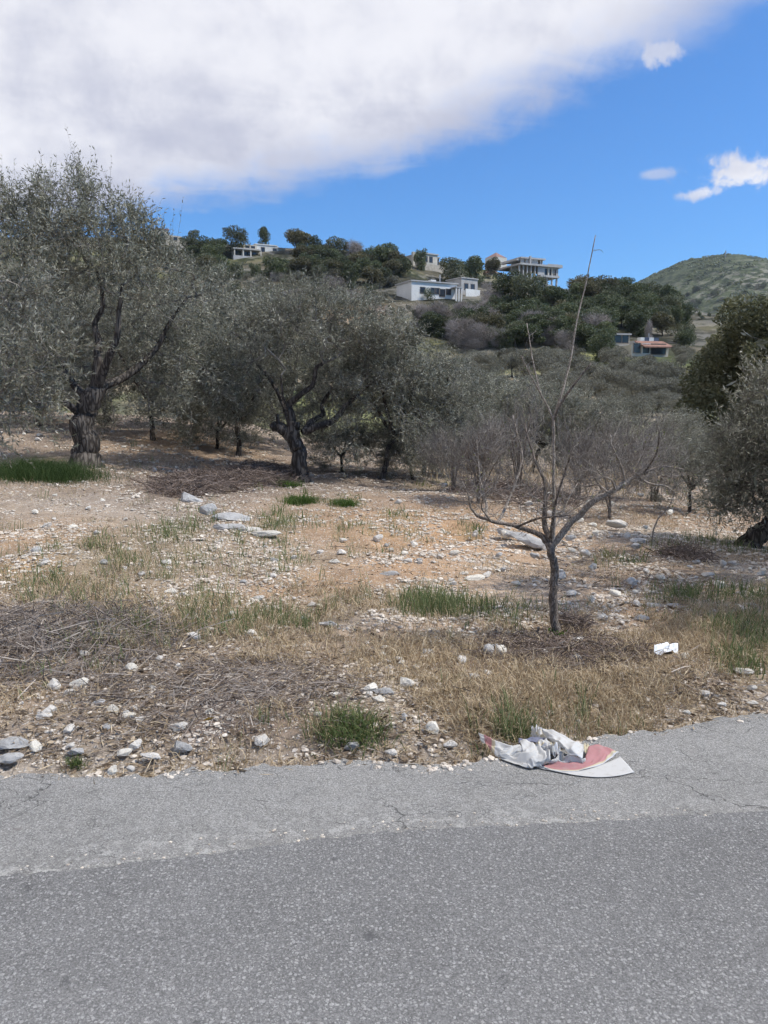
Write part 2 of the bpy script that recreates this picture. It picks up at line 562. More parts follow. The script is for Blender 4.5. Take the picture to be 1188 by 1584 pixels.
def asphalt_material(name, tone, dark, agg_scale, agg_amt, cracks, coarse):
    m, t = new_mat(name)
    pos = t.n('NewGeometry').outputs['Position']
    big = t.noise(pos, 0.9, 5, 0.6)
    mid = t.noise(pos, 6.0, 5, 0.65)
    fine = t.noise(pos, 140.0, 4, 0.75)
    c = t.mix(t.ss(big, 0.3, 0.7), tone, tuple(x * 0.84 for x in tone))
    band = t.noise(t.n('Mapping', i_Vector=pos, i_Rotation=(0, 0, -0.13), i_Scale=(0.12, 1.6, 1.0)).outputs[0], 1.0, 3, 0.5)
    c = t.mix(t.m('MULTIPLY', t.ss(band, 0.42, 0.62), 0.5), c, tuple(x * 1.14 for x in tone))
    c = t.mix(t.m('MULTIPLY', t.ss(mid, 0.55, 0.75), 0.35), c, tuple(x * 1.25 for x in tone))
    kf = t.m('ADD', 1.0 - coarse * 0.5, t.m('MULTIPLY', fine, coarse))
    c = t.mix(1.0, c, t.n('CombineColor', i_0=kf, i_1=kf, i_2=kf).outputs[0], 'MULTIPLY')
    h = t.m('MULTIPLY', fine, 0.6)
    # packed chippings, each with its own grey
    for sc, am in ((agg_scale * 1.5, 0.20 if not cracks else 0.38), (agg_scale * 3.4, 0.4)):
        vo = t.n('TexVoronoi', i_Vector=pos, i_Scale=sc)
        cv = t.n('SeparateColor', i_0=vo.outputs['Color']).outputs[0]
        kk = t.m('MULTIPLY', t.m('ADD', 1.0 - am * 0.5, t.m('MULTIPLY', cv, am)), t.ss(vo.outputs['Distance'], 0.62, 0.30, 0.80, 1.04))
        c = t.mix(1.0, c, t.n('CombineColor', i_0=kk, i_1=kk, i_2=kk).outputs[0], 'MULTIPLY')
        h = t.m('ADD', h, t.m('MULTIPLY', cv, 0.35))
    # stones of the aggregate showing through the worn binder
    for sc, gate, amt in ((agg_scale, 0.38, agg_amt), (agg_scale * 1.9, 0.4, agg_amt * 0.85)):
        wv = t.mix(0.012, pos, t.n('TexNoise', i_Vector=pos, i_Scale=sc).outputs[1])
        vo = t.n('TexVoronoi', i_Vector=wv, i_Scale=sc)
        sp = t.n('SeparateColor', i_0=vo.outputs['Color'])
        rad = t.m('ADD', 0.20, t.m('MULTIPLY', sp.outputs[1], 0.24))
        peb = t.m('MULTIPLY', t.ss(t.m('SUBTRACT', rad, vo.outputs['Distance']), 0.0, 0.07), t.m('GREATER_THAN', sp.outputs[0], gate))
        pc = t.mix(sp.outputs[2], tuple(min(.6, x * 1.3) for x in tone), (0.48, 0.47, 0.445))
        c = t.mix(t.m('MULTIPLY', peb, amt), c, pc)
        h = t.m('ADD', h, t.m('MULTIPLY', peb, 0.5))
    # dark stains
    st = t.ss(t.noise(pos, 7.5, 5, 0.7), 0.64, 0.70)
    c = t.mix(t.m('MULTIPLY', st, 0.62), c, dark)
    if cracks:
        wv = t.mix(0.30, pos, t.n('TexNoise', i_Vector=pos, i_Scale=2.6, i_Detail=5.0).outputs[1])
        wv = t.mix(0.04, wv, t.n('TexNoise', i_Vector=pos, i_Scale=22.0, i_Detail=4.0).outputs[1])
        mp = t.n('Mapping', i_Vector=wv, i_Scale=(0.5, 1.8, 1.0)).outputs[0]
        for sc, wd in ((1.7, 0.005), (4.2, 0.007), (9.0, 0.010)):
            v = t.n('TexVoronoi', feature='DISTANCE_TO_EDGE', i_Vector=mp, i_Scale=sc)
            gate = t.ss(t.noise(pos, 1.7 if sc < 3 else 2.9, 3, 0.6), 0.40 if sc < 3 else 0.46, 0.6)
            cr = t.m('MULTIPLY', t.ss(v.outputs[0], wd, wd * 0.25), gate)
            c = t.mix(t.m('MULTIPLY', cr, 0.7), c, (0.06, 0.058, 0.055))
            h = t.m('SUBTRACT', h, t.m('MULTIPLY', cr, 3.0))
        # crumbling zone along the joint with the newer surface
        gr = t.ss(t.noise(pos, 11.0, 5, 0.75), 0.46, 0.58)
        at = t.n('Attribute', attribute_name='v')
        c = t.mix(t.m('MULTIPLY', t.m('MULTIPLY', gr, at.outputs['Fac']), 0.7), c, tuple(x * 0.55 for x in tone))
        gr2 = t.ss(t.noise(pos, 19.0, 4, 0.75), 0.53, 0.6)
        c = t.mix(t.m('MULTIPLY', t.m('MULTIPLY', gr2, at.outputs['Fac']), 0.7), c, (0.46, 0.45, 0.42))
    return finish(m, t, c, 0.9, h, 0.55, 0.006, 0.25)


MAT['ground'] = ground_material()
MAT['road'] = asphalt_material('worn_asphalt', (0.216, 0.211, 0.204), (0.07, 0.07, 0.07), 72.0, 0.65, False, 0.5)
MAT['old_road'] = asphalt_material('old_asphalt', (0.315, 0.306, 0.288), (0.14, 0.12, 0.115), 95.0, 0.55, True, 1.3)


def rock_material(name, c1, c2, c3):
    m, t = new_mat(name)
    tc = t.n('TexCoord')
    oi = t.n('ObjectInfo')
    n = t.noise(tc.outputs['Object'], 3.0, 8, 0.68)
    n2 = t.noise(tc.outputs['Object'], 12.0, 5, 0.7)
    c = t.mix(t.ss(n, 0.36, 0.66), c1, c2)
    c = t.mix(t.m('MULTIPLY', t.ss(n2, 0.54, 0.68), 0.6), c, c3)
    at = t.n('Attribute', attribute_name='v')
    k = t.m('ADD', 0.72, t.m('ADD', t.m('MULTIPLY', oi.outputs['Random'], 0.25), t.m('MULTIPLY', at.outputs['Fac'], 0.35)))
    c = t.mix(1.0, c, t.n('CombineColor', i_0=k, i_1=k, i_2=k).outputs[0], 'MULTIPLY')
    return finish(m, t, c, 0.92, t.m('ADD', n, t.m('MULTIPLY', n2, 0.6)), 0.6, 0.012, 0.2)


MAT['rock'] = rock_material('limestone', (0.62, 0.58, 0.52), (0.47, 0.44, 0.40), (0.26, 0.25, 0.235))
MAT['rock_white'] = rock_material('white_limestone', (0.67, 0.63, 0.55), (0.54, 0.50, 0.43), (0.36, 0.33, 0.28))
MAT['rock_grey'] = rock_material('grey_limestone', (0.43, 0.42, 0.40), (0.33, 0.32, 0.31), (0.18, 0.18, 0.175))
MAT['gravel'] = rock_material('gravel_stone', (0.64, 0.575, 0.49), (0.49, 0.42, 0.345), (0.31, 0.25, 0.205))


def blade_mat(name, stops, trans=0.2):
    m, t = new_mat(name)
    at = t.n('Attribute', attribute_name='v')
    c = t.ramp(at.outputs['Fac'], stops)
    return finish(m, t, c, 0.75, trans=trans, spec=0.25)


MAT['dry_grass'] = blade_mat('dry_grass', [(0, (0.25, 0.18, 0.11)), (0.5, (0.47, 0.365, 0.23)), (1, (0.65, 0.54, 0.375))])
MAT['green_grass'] = blade_mat('green_grass', [(0, (0.065, 0.100, 0.030)), (0.6, (0.125, 0.165, 0.055)), (1, (0.30, 0.27, 0.14))], 0.3)
MAT['sage_grass'] = blade_mat('sage_grass', [(0, (0.10, 0.145, 0.055)), (0.6, (0.18, 0.22, 0.095)), (1, (0.40, 0.355, 0.20))], 0.25)
MAT['fresh_grass'] = blade_mat('fresh_grass', [(0, (0.040, 0.080, 0.016)), (0.6, (0.078, 0.135, 0.027)), (1, (0.16, 0.22, 0.06))], 0.3)
MAT['dark_grass'] = blade_mat('dark_grass', [(0, (0.026, 0.050, 0.014)), (0.6, (0.052, 0.090, 0.024)), (1, (0.11, 0.14, 0.05))], 0.25)
MAT['litter'] = blade_mat('litter', [(0, (0.095, 0.068, 0.046)), (0.5, (0.22, 0.162, 0.108)), (0.85, (0.36, 0.28, 0.19)), (1, (0.48, 0.39, 0.28))], 0.1)
MAT['dead_twig'] = blade_mat('dead_twig', [(0, (0.12, 0.095, 0.08)), (0.6, (0.24, 0.20, 0.17)), (1, (0.40, 0.35, 0.30))], 0.0)
MAT['brown_brush'] = blade_mat('brown_brush', [(0, (0.085, 0.062, 0.05)), (0.6, (0.175, 0.132, 0.108)), (1, (0.29, 0.23, 0.19))], 0.0)
#@@PART2
# ------------------------------------------------------------------ ground zones (where grows and lies what)
class Zone:
    """soft patches on the ground, given by where they are seen"""
    def __init__(self, spots):
        self.s = []
        for px, py, rx, ry, w in spots:
            c = G(px, py)
            l = G(px - rx, py); r = G(px + rx, py); n = G(px, py + ry); f = G(px, max(py - ry, 625))
            self.s.append((c[0], c[1], max(0.1, abs(r[0] - l[0]) / 2), max(0.1, (f[1] - n[1]) / 2), w))

    def __call__(self, x, y):
        v = np.zeros(np.shape(x))
        for cx, cy, rx, ry, w in self.s:
            v = np.maximum(v, w * np.exp(-(((x - cx) / rx) ** 2 + ((y - cy) / ry) ** 2) * 0.8))
        return v


Z_ORANGE = Zone([(700, 830, 260, 45, 1.0), (480, 900, 200, 35, .7), (690, 880, 170, 30, .9), (60, 830, 90, 35, .8), (30, 880, 70, 25, .8), (420, 850, 130, 30, .6),
                 (620, 970, 160, 30, .6), (950, 930, 70, 25, .7), (300, 690, 130, 25, .5), (1080, 800, 90, 18, .45)])
Z_PALE = Zone([(330, 870, 180, 40, .7), (150, 790, 180, 30, .7), (560, 960, 150, 40, .8), (620, 1060, 90, 40, .8), (820, 900, 120, 40, .6), (1130, 880, 70, 25, .9),
               (1000, 830, 100, 15, .8), (160, 1120, 160, 35, .6), (900, 870, 90, 30, .5)])
Z_DARK = Zone([(870, 1010, 130, 30, .9), (350, 1130, 170, 30, .9), (470, 1160, 90, 20, .8), (110, 1000, 150, 50, .55), (310, 745, 80, 25, 1.0), (400, 735, 60, 20, 1.0),
               (380, 1080, 140, 40, .6), (1080, 1060, 60, 25, .6), (200, 1130, 80, 20, .6), (60, 1165, 60, 18, .5), (590, 745, 70, 16, .6), (820, 760, 100, 15, .6),
               (1000, 900, 110, 30, .5)])
Z_DRY = Zone([(860, 1060, 210, 55, 1.0), (1080, 985, 150, 35, 1.0), (330, 960, 200, 40, .8), (200, 860, 130, 40, .7), (640, 1020, 200, 40, .8), (560, 940, 120, 35, .6),
              (250, 730, 160, 30, .6), (950, 1000, 120, 40, .9), (430, 1010, 160, 40, .7), (720, 1120, 80, 25, .8), (1000, 800, 160, 20, .5), (780, 730, 140, 20, .8), (560, 1110, 120, 35, .6),
              (690, 715, 50, 16, 1.0), (1150, 960, 80, 30, .9)])
Z_GREEN = Zone([(670, 935, 75, 20, 1.0), (150, 850, 130, 45, .6), (230, 830, 90, 30, .65), (300, 950, 110, 35, .5), (420, 960, 90, 25, .55), (1155, 985, 60, 30, 1.0), (1150, 1020, 40, 25, .8),
                (430, 812, 40, 26, .9), (540, 1125, 45, 22, 1.0), (800, 1140, 40, 14, .9), (880, 1120, 90, 18, .35), (1100, 925, 120, 12, .8), (950, 865, 60, 10, .6), (1090, 835, 60, 9, .7),
                (180, 890, 60, 25, .6), (730, 825, 20, 10, .8), (620, 800, 25, 9, .6), (470, 870, 60, 20, .45), (580, 825, 60, 12, .4), (780, 945, 60, 20, .4), (260, 905, 70, 25, .5)])
Z_FRESH = Zone([(445, 750, 18, 7, 1.3), (464, 772, 24, 9, 1.3), (530, 776, 24, 9, 1.0), (690, 748, 26, 5, .9), (425, 800, 20, 12, .7), (650, 752, 30, 5, .5),
                (990, 865, 22, 5, .7), (620, 802, 14, 6, .8), (735, 825, 12, 9, .8)])
Z_SHADE_GREEN = Zone([(1120, 928, 90, 12, 1.0)])


# ------------------------------------------------------------------ the ground sheet
def build_ground():
    uu = np.linspace(-1, 1, 390)
    u = np.sinh(uu * 2.2) / np.sinh(2.2) * 2.2
    y = np.concatenate([np.linspace(2.2, 4.2, 60, endpoint=False), np.geomspace(4.2, 3200, 340)])
    X = u[None, :] * (y[:, None] + 3.0)
    Y = np.repeat(y[:, None], len(u), 1)
    Zh = tz(X, Y)
    nr, nc = X.shape
    idx = np.arange(nr * nc).reshape(nr, nc)
    f = np.stack([idx[:-1, :-1], idx[:-1, 1:], idx[1:, 1:], idx[1:, :-1]], -1).reshape(-1, 4)
    mb = MB()
    mb.quads(np.stack([X, Y, Zh], -1).reshape(-1, 3), f)
    me = mb.mesh('field', MAT['ground'], smooth=True)
    x = X.ravel(); yv = Y.ravel()
    nz = fbm(x * 0.9, yv * 0.9, 51, 4)
    nz2 = fbm(x * 3.1, yv * 3.1, 57, 3)

    def lerp(a, b, k):
        return a + (np.asarray(b)[None, :] - a) * np.clip(k, 0, 1)[:, None]
    c = np.tile(np.array([[0.272, 0.205, 0.146]]), (len(x), 1))
    c = lerp(c, (0.212, 0.162, 0.122), sstep(0.4, 0.7, nz))
    j = 0.55 + 0.9 * nz2
    c = lerp(c, (0.41, 0.255, 0.14), Z_ORANGE(x, yv) * j)
    c = lerp(c, (0.38, 0.325, 0.265), Z_PALE(x, yv) * j * 0.8)
    c = lerp(c, (0.15, 0.112, 0.088), Z_DARK(x, yv) * j)
    c = lerp(c, (0.20, 0.17, 0.09), np.maximum(Z_GREEN(x, yv), Z_FRESH(x, yv)) * j * 0.5)
    verge = 1 - sstep(0.0, 0.45, yv - edge_y(x))
    c = lerp(c, (0.34, 0.30, 0.25), verge * j * 0.7)
    farm = sstep(24, 48, yv)
    gn = fbm(x * 0.05, yv * 0.05, 71, 4)
    fc = np.tile(np.array([[0.145, 0.155, 0.065]]), (len(x), 1))
    fc = lerp(fc, (0.175, 0.15, 0.108), sstep(0.42, 0.62, gn))
    hill = sstep(115, 150, yv)
    fc = lerp(fc, (0.060, 0.056, 0.040), hill * (0.55 + 0.45 * sstep(0.35, 0.6, fbm(x * 0.03, yv * 0.06, 73, 4))))
    mt = sstep(330, 480, yv)
    fc = lerp(fc, (0.052, 0.066, 0.035), mt)
    for px, py, rr, cc in ((548, 482, 5.5, (0.46, 0.30, 0.18)), (890, 632, 3.4, (0.42, 0.33, 0.24)), (960, 640, 5, (0.30, 0.26, 0.20))):
        g = G(px, py)
        fc = lerp(fc, cc, 1.4 * np.exp(-(((x - g[0]) / rr) ** 2 + ((yv - g[1]) / (rr * 1.6)) ** 2)))
    c = c * (1 - farm)[:, None] + fc * farm[:, None]
    at = me.attributes.new('col', 'FLOAT_COLOR', 'POINT')
    at.data.foreach_set('color', np.concatenate([c, np.ones((len(c), 1))], 1).astype(np.float32).ravel())
    at = me.attributes.new('far', 'FLOAT', 'POINT')
    at.data.foreach_set('value', sstep(30, 90, yv).astype(np.float32))
    at = me.attributes.new('rock', 'FLOAT', 'POINT')
    rk = mt * sstep(1150, 780, yv) * (0.15 + 0.7 * sstep(0.42, 0.56, fbm(x * 0.006, yv * 0.006, 83, 3))) + hill * (1 - mt) * 0.25
    at.data.foreach_set('value', np.clip(rk, 0, 1).astype(np.float32))
    o = add('field', me)
    tag(o, kind='structure')
    # the other side of the road, behind the camera
    mb = MB()
    xs = np.linspace(-60, 60, 61); ys = np.array([-60, -30, -12, -6, -4.0])
    X, Y = np.meshgrid(xs, ys)
    Y = Y + np.interp(X, BX, BY) * np.array([0, .2, .5, 1, 1])[:, None]
    Zh = -0.06 + (fbm(X * .3, Y * .3, 4, 3) - .5) * .2 * np.array([1, 1, 1, .5, 0])[:, None]
    idx = np.arange(X.size).reshape(X.shape)
    mb.quads(np.stack([X, Y, Zh], -1).reshape(-1, 3), np.stack([idx[:-1, :-1], idx[:-1, 1:], idx[1:, 1:], idx[1:, :-1]], -1).reshape(-1, 4))
    me = mb.mesh('verge', MAT['ground'])
    at = me.attributes.new('col', 'FLOAT_COLOR', 'POINT')
    at.data.foreach_set('color', np.tile(np.array([.3, .23, .16, 1], np.float32), X.size))
    tag(add('verge', me), kind='structure')


build_ground()


def strip(name, x, y0, y1, z0, z1, mat, rows=10, lip=0.03, vfun=None, lip_near=False):
    """road layer between two edge curves, with a broken lip along its far edge"""
    mb = MB()
    k = np.linspace(0, 1, rows)[:, None]
    Y = y0[None, :] * (1 - k) + y1[None, :] * k
    X = np.repeat(x[None, :], rows, 0)
    Zc = z0 * (1 - k) + z1 * k + 0 * X
    Zc = Zc + (fbm(X * 2, Y * 2, 61, 3) - 0.5) * 0.008
    Xa = np.vstack([X, X[-1:]]); Ya = np.vstack([Y, Y[-1:] + 0.012]); Za = np.vstack([Zc, Zc[-1:] - lip])
    idx = np.arange(Xa.size).reshape(Xa.shape)
    f = np.stack([idx[:-1, :-1], idx[:-1, 1:], idx[1:, 1:], idx[1:, :-1]], -1).reshape(-1, 4)
    a = None
    if vfun is not None:
        xm = (Xa[:-1, :-1] + Xa[1:, 1:]) / 2; ym = (Ya[:-1, :-1] + Ya[1:, 1:]) / 2
        a = vfun(xm, ym).ravel()
    mb.quads(np.stack([Xa, Ya, Za], -1).reshape(-1, 3), f, a)
    return tag(add(name, mb.mesh(name, mat)), kind='structure')


xs = np.concatenate([np.linspace(-40, -4, 60, endpoint=False), np.linspace(-4, 5, 620, endpoint=False), np.linspace(5, 40, 60)])
rag = (fbm(xs * 2.0, xs * 0, 5, 4) - 0.5) * 0.20 + (fbm(xs * 13, xs * 0 + 3, 6, 3) - 0.5) * 0.11
rag2 = (fbm(xs * 1.5, xs * 0, 15, 3) - 0.5) * 0.05 + (fbm(xs * 20, xs * 0 + 3, 16, 3) - 0.5) * 0.028
yb = np.interp(xs, BX, BY) + rag2
ye = edge_y(xs) + rag
strip('old_asphalt', xs, yb - 0.25, ye, 0.0, 0.0, MAT['old_road'], 26, 0.06,
      lambda x, y: np.exp(-np.clip(y - np.interp(x, BX, BY), 0, 9) / 0.2) * np.interp(x, [-1.6, -.3, .5, 2], [1, 1, .8, .3]))
strip('road', xs, np.interp(xs, BX, BY) - 6.5, yb, 0.014, 0.014, MAT['road'], 14, 0.018)


# ------------------------------------------------------------------ scatter helpers
def candidates(n, y0=3.1, y1=30.0, power=1.6, r=rng, umax=0.72):
    """random ground points, denser near the road"""
    t = r.random(n)
    if abs(power - 1) < 1e-6:
        y = y0 * (y1 / y0) ** t
    else:
        p = 1 - power
        y = (y0 ** p + t * (y1 ** p - y0 ** p)) ** (1 / p)
    x = (r.random(n) * 2 - 1) * (umax * y + 0.4)
    return x, y


def off_road(x, y, m=0.0):
    return y > edge_y(x) + m + (fbm(x * 2.0, x * 0, 5, 4) - 0.5) * 0.20 + (fbm(x * 13, x * 0 + 3, 6, 3) - 0.5) * 0.11


def blades(mb, x, y, h, w, lean, r, a):
    n = len(x)
    z = tz(x, y) - 0.006
    th = r.random(n) * 2 * np.pi
    ld = np.stack([np.cos(th), np.sin(th), 0 * th], 1)
    b = np.stack([x, y, z], 1)
    ang = r.random(n) * np.pi
    s = np.stack([np.cos(ang), np.sin(ang), 0 * ang], 1) * (w * 0.5)[:, None]
    le = (lean * (0.4 + r.random(n)))[:, None]
    H = h[:, None]
    up = np.array([[0, 0, 1.0]])
    mid = b + up * H * 0.55 + ld * H * le * 0.35
    tip = b + up * H * (1 - 0.25 * le) + ld * H * le
    v = np.stack([b - s, b + s, mid + s * 0.75, mid - s * 0.75, tip], 1).reshape(-1, 3)
    i = np.arange(n)[:, None] * 5
    base = mb.n
    mb.quads(v, i + np.array([[0, 1, 2, 3]]), a)
    mb.t.append(i + np.array([[3, 2, 4]]) + base); mb.ta.append(np.broadcast_to(a, (n,))); mb.tm.append(np.zeros(n))


def grow(name, label, n, dens, hrange, wbase, lean, mat, r, clump=0.0, power=1.7, y1=28, shape=1.6, cat='grass', tufts=True):
    """grass: blades in tufts where the density map asks for them"""
    x, y = candidates(n, 3.1, y1, power, r)
    d = dens(x, y)
    cl = fbm(x * 1.7, y * 1.7, 91, 3)
    keep = (r.random(n) < np.clip(d * sstep(0.28, 0.62, cl + (d - 0.6) * 0.25) ** clump, 0, 1)) & off_road(x, y, 0.02)
    x, y = x[keep], y[keep]
    if tufts:
        k = 7
        rr = 0.010 + 0.004 * y
        xo = np.repeat(x, k) + r.normal(size=len(x) * k) * np.repeat(rr, k)
        yo = np.repeat(y, k) + r.normal(size=len(x) * k) * np.repeat(rr, k)
        hs = np.repeat(r.random(len(x)), k)
        x, y = xo, yo
    else:
        hs = r.random(len(x))
    h = (hrange[0] + (hrange[1] - hrange[0]) * hs ** shape) * (0.5 + 0.6 * r.random(len(x)))
    w = wbase * (0.6 + 0.8 * r.random(len(x))) * (1 + 0.10 * y)
    mb = MB()
    blades(mb, x, y, h, w, np.full(len(x), lean), r, np.clip(r.normal(0.5, 0.24, len(x)), 0, 1))
    o = add(name, mb.mesh(name, mat))
    return tag(o, label, cat, kind='stuff')


def ico(sub, seed, squash=(1, 1, 0.7), amp=0.28):
    """angular stone on an icosphere"""
    p = (1 + 5 ** 0.5) / 2
    v = [(-1, p, 0), (1, p, 0), (-1, -p, 0), (1, -p, 0), (0, -1, p), (0, 1, p), (0, -1, -p), (0, 1, -p), (p, 0, -1), (p, 0, 1), (-p, 0, -1), (-p, 0, 1)]
    f = [(0, 11, 5), (0, 5, 1), (0, 1, 7), (0, 7, 10), (0, 10, 11), (1, 5, 9), (5, 11, 4), (11, 10, 2), (10, 7, 6), (7, 1, 8), (3, 9, 4), (3, 4, 2), (3, 2, 6), (3, 6, 8), (3, 8, 9), (4, 9, 5), (2, 4, 11), (6, 2, 10), (8, 6, 7), (9, 8, 1)]
    v = [np.array(q) / np.linalg.norm(q) for q in v]
    for _ in range(sub):
        cache = {}; nf = []

        def mid(a, b):
            k = (min(a, b), max(a, b))
            if k not in cache:
                q = v[a] + v[b]; v.append(q / np.linalg.norm(q)); cache[k] = len(v) - 1
            return cache[k]
        for a, b, c in f:
            d, e, g = mid(a, b), mid(b, c), mid(c, a)
            nf += [(a, d, g), (b, e, d), (c, g, e), (d, e, g)]
        f = nf
    v = np.array(v)
    r = np.random.default_rng(seed)
    # cut by random planes for flat broken faces, then roughen
    for _ in range(9):
        nrm = unit(r.normal(size=3)); dd = 0.55 + 0.3 * r.random()
        s = v @ nrm
        v = np.where((s > dd)[:, None], v - (s - dd)[:, None] * nrm, v)
    v = v * (1 + amp * 0.35 * (r.random(len(v))[:, None] - 0.5))
    return v * np.array(squash), np.array(f)


# ------------------------------------------------------------------ stones
STONE_ME = []
for k in range(9):
    v, f = ico(2, 100 + k, (1, 0.65 + 0.3 * random.random(), 0.45 + 0.3 * random.random()))
    for mk in ('rock', 'rock_white', 'rock_grey'):
        mb = MB(); mb.tris(v, f, 0.5)
        STONE_ME.append(mb.mesh('stone', MAT[mk]))


def stone(x, y, size, kind, label, group=None, k=None, sink=0.3, sc=None, rot=None, name='stone', cat='stone', r=random):
    """kind 0 plain, 1 white, 2 grey"""
    k = r.randrange(9) if k is None else k
    o = add(name, STONE_ME[k * 3 + kind])
    s = sc if sc is not None else (1, 1, 0.8 + 0.4 * r.random())
    o.scale = (size * s[0], size * s[1], size * s[2])
    o.rotation_euler = rot if rot is not None else (r.uniform(-.3, .3), r.uniform(-.3, .3), r.uniform(0, 6.28))
    o.location = (x, y, float(max(tz(x, y), -0.0)) + size * s[2] * 0.5 * (1 - sink * 1.6))
    return tag(o, label, cat, group)


# stones one can point at: px, py (centre of foot), half width px, kind, squash, label
NAMED = [
    (545, 1163, 15, 2, (1.0, .7, .85), 'oval grey stone at the asphalt edge in front of the green tuft'),
    (605, 1178, 10, 0, (1, .9, .8), 'small round pale stone on the asphalt edge, right of the oval grey one'),
    (697, 1160, 12, 0, (1, .9, .8), 'pale rounded stone just left of the discarded sack'),
    (1150, 1043, 16, 1, (1, .7, .7), 'blocky whitish stone by the green grass near the right border'),
    (1110, 1080, 7, 0, (1, .7, .6), 'small flat stone in bare soil above the asphalt at right'),
    (895, 992, 12, 0, (1, .7, .6), 'flat pale stone right of the bare tree foot'),
    (843, 1010, 7, 1, (1, .8, .9), 'small bright white stone in the litter below the bare tree'),
    (894, 1022, 9, 0, (.8, .8, 1.1), 'upright pointed stone in the litter below the bare tree'),
    (765, 1003, 10, 2, (1, .8, .8), 'grey stone left of the bare tree foot'),
    (264, 918, 10, 1, (1, .8, .8), 'white stone alone in dry grass left of the middle'),
    (733, 897, 16, 1, (1.2, .7, .6), 'broad white stone in orange soil left of the bare tree'),
    (718, 890, 9, 1, (1, .8, .7), 'white lump touching the broad white stone'),
    (105, 1075, 11, 0, (1, .9, .9), 'pale stone beside the small green sprig at the brush heap'),
    (66, 1113, 14, 0, (1, .9, .9), 'rounded tan stone left of the bright broken stone'),
    (198, 1112, 14, 1, (1.1, .8, .7), 'bright broken white stone above the verge at left'),
    (117, 1173, 15, 2, (1.1, .8, .7), 'grey stone with dark underside by the little tuft at asphalt edge'),
    (192, 1178, 14, 1, (1, .8, .7), 'white stone wedged at the asphalt edge, left'),
    (280, 1170, 18, 2, (1, .9, .9), 'large grey stone standing at the asphalt edge, left of middle'),
    (235, 1184, 15, 0, (1.2, .7, .5), 'low pale stone sunk in the asphalt edge between a white and a grey one'),
    (22, 1160, 24, 2, (1.2, .9, .6), 'broad dark grey stone in the verge at the far left'),
    (12, 1190, 22, 2, (1.1, .9, .6), 'dark grey stone at the asphalt edge in the left corner'),
    (408, 830, 18, 1, (1.4, .7, .6), 'long white stone left of the green grass in mid field'),
    (700, 905, 8, 0, (1, .8, .8), 'pale stone below the broad white stone'),
    (605, 890, 14, 2, (1.3, .7, .5), 'flat grey stone in the middle of the orange soil'),
    (518, 872, 9, 1, (1, .8, .8), 'white stone in the middle of the field above the pale rubble'),
    (492, 940, 9, 1, (1, .8, .8), 'white stone in the tall grass left of the middle'),
    (508, 970, 14, 0, (1.2, .7, .6), 'flat tan stone in the rubble left of the green grass stand'),
    (645, 1036, 8, 1, (1, .8, .9), 'white stone in the dry grass below the green grass stand'),
    (595, 1075, 18, 2, (1.2, .8, .6), 'grey flat stone in the rubble above the roadside tuft'),
    (800, 905, 8, 1, (1, .8, .8), 'white stone left of the bare trunk at knee height'),
    (330, 975, 9, 1, (1.5, .7, .5), 'thin white stone in the dry grass left of middle'),
    (398, 990, 8, 1, (1, .8, .8), 'white stone right of the thin white one'),
    (850, 1105, 8, 0, (1, .8, .7), 'pale stone in dry grass behind the discarded sack'),
    (690, 1135, 6, 1, (1, .6, .9), 'small sharp white stone behind the rounded one by the sack'),
    (830, 1160, 5, 1, (1, .8, .8), 'tiny white stone under the crumpled sack'),
    (530, 838, 7, 1, (1, .8, .8), 'white stone beside the green patch in mid field'),
    (1045, 940, 10, 0, (1.2, .8, .6), 'pale stone at the foot of the shaded strip at right'),
    (1012, 938, 12, 0, (1.3, .8, .5), 'flat pale stone left edge of the shaded strip'),
    (1165, 1100, 9, 1, (1, .8, .5), 'white stone lying on the asphalt margin at the right border'),
    (1062, 1115, 7, 1, (1, .8, .8), 'whitish stone on the verge right of the sack'),
]
PXM = lambda y: F / y
for px, py, hw, kd, sq, lab in NAMED:
    g = G(px, py)
    s = hw / PXM(g[1]) * 1.12
    stone(g[0], g[1] + s * 0.3, s, kd, lab, None, sc=sq, rot=(random.uniform(-.15, .15), random.uniform(-.15, .15), random.uniform(-.5, .5)))

# boulders and slabs breaking through the ground
BOULD = [
    (822, 850, 34, 2, (1.0, .75, .55), (0.1, 0.35, -0.35), 'long tilted grey boulder behind the bare tree'),
    (788, 838, 20, 2, (1.1, .8, .5), (0.0, 0.3, -0.2), 'low grey boulder at the left end of the tilted one'),
    (292, 778, 24, 2, (1.0, .7, .6), (0.2, 0.3, -0.5), 'rough grey boulder on the terrace edge left of middle'),
    (320, 797, 20, 2, (.7, .6, 1.0), (0.2, -0.3, 0.3), 'upright grey boulder at the end of the terrace edge'),
    (362, 806, 26, 2, (1.3, .8, .35), (0.1, 0.05, 0.1), 'flat grey slab resting on stones in mid field'),
    (350, 820, 22, 2, (1.2, .8, .5), (0, 0, 0.2), 'rounded grey stone under the flat slab'),
    (385, 822, 18, 0, (1.1, .8, .5), (0, 0.1, 0.4), 'pale stone at the right of the flat slab'),
    (955, 822, 16, 0, (1.2, .8, .6), (0, 0.1, 0.4), 'pale boulder right of the bare tree arm in the back'),
    (990, 845, 14, 2, (1.2, .8, .6), (0, 0.1, 0.4), 'grey boulder at the upper edge of the shaded strip'),
]
for px, py, hw, kd, sq, rt, lab in BOULD:
    g = G(px, py)
    s = hw / PXM(g[1]) * 1.1
    stone(g[0], g[1] + s * 0.4, s, kd, lab, None, sc=sq, rot=rt, name='boulder', cat='boulder', sink=0.35)

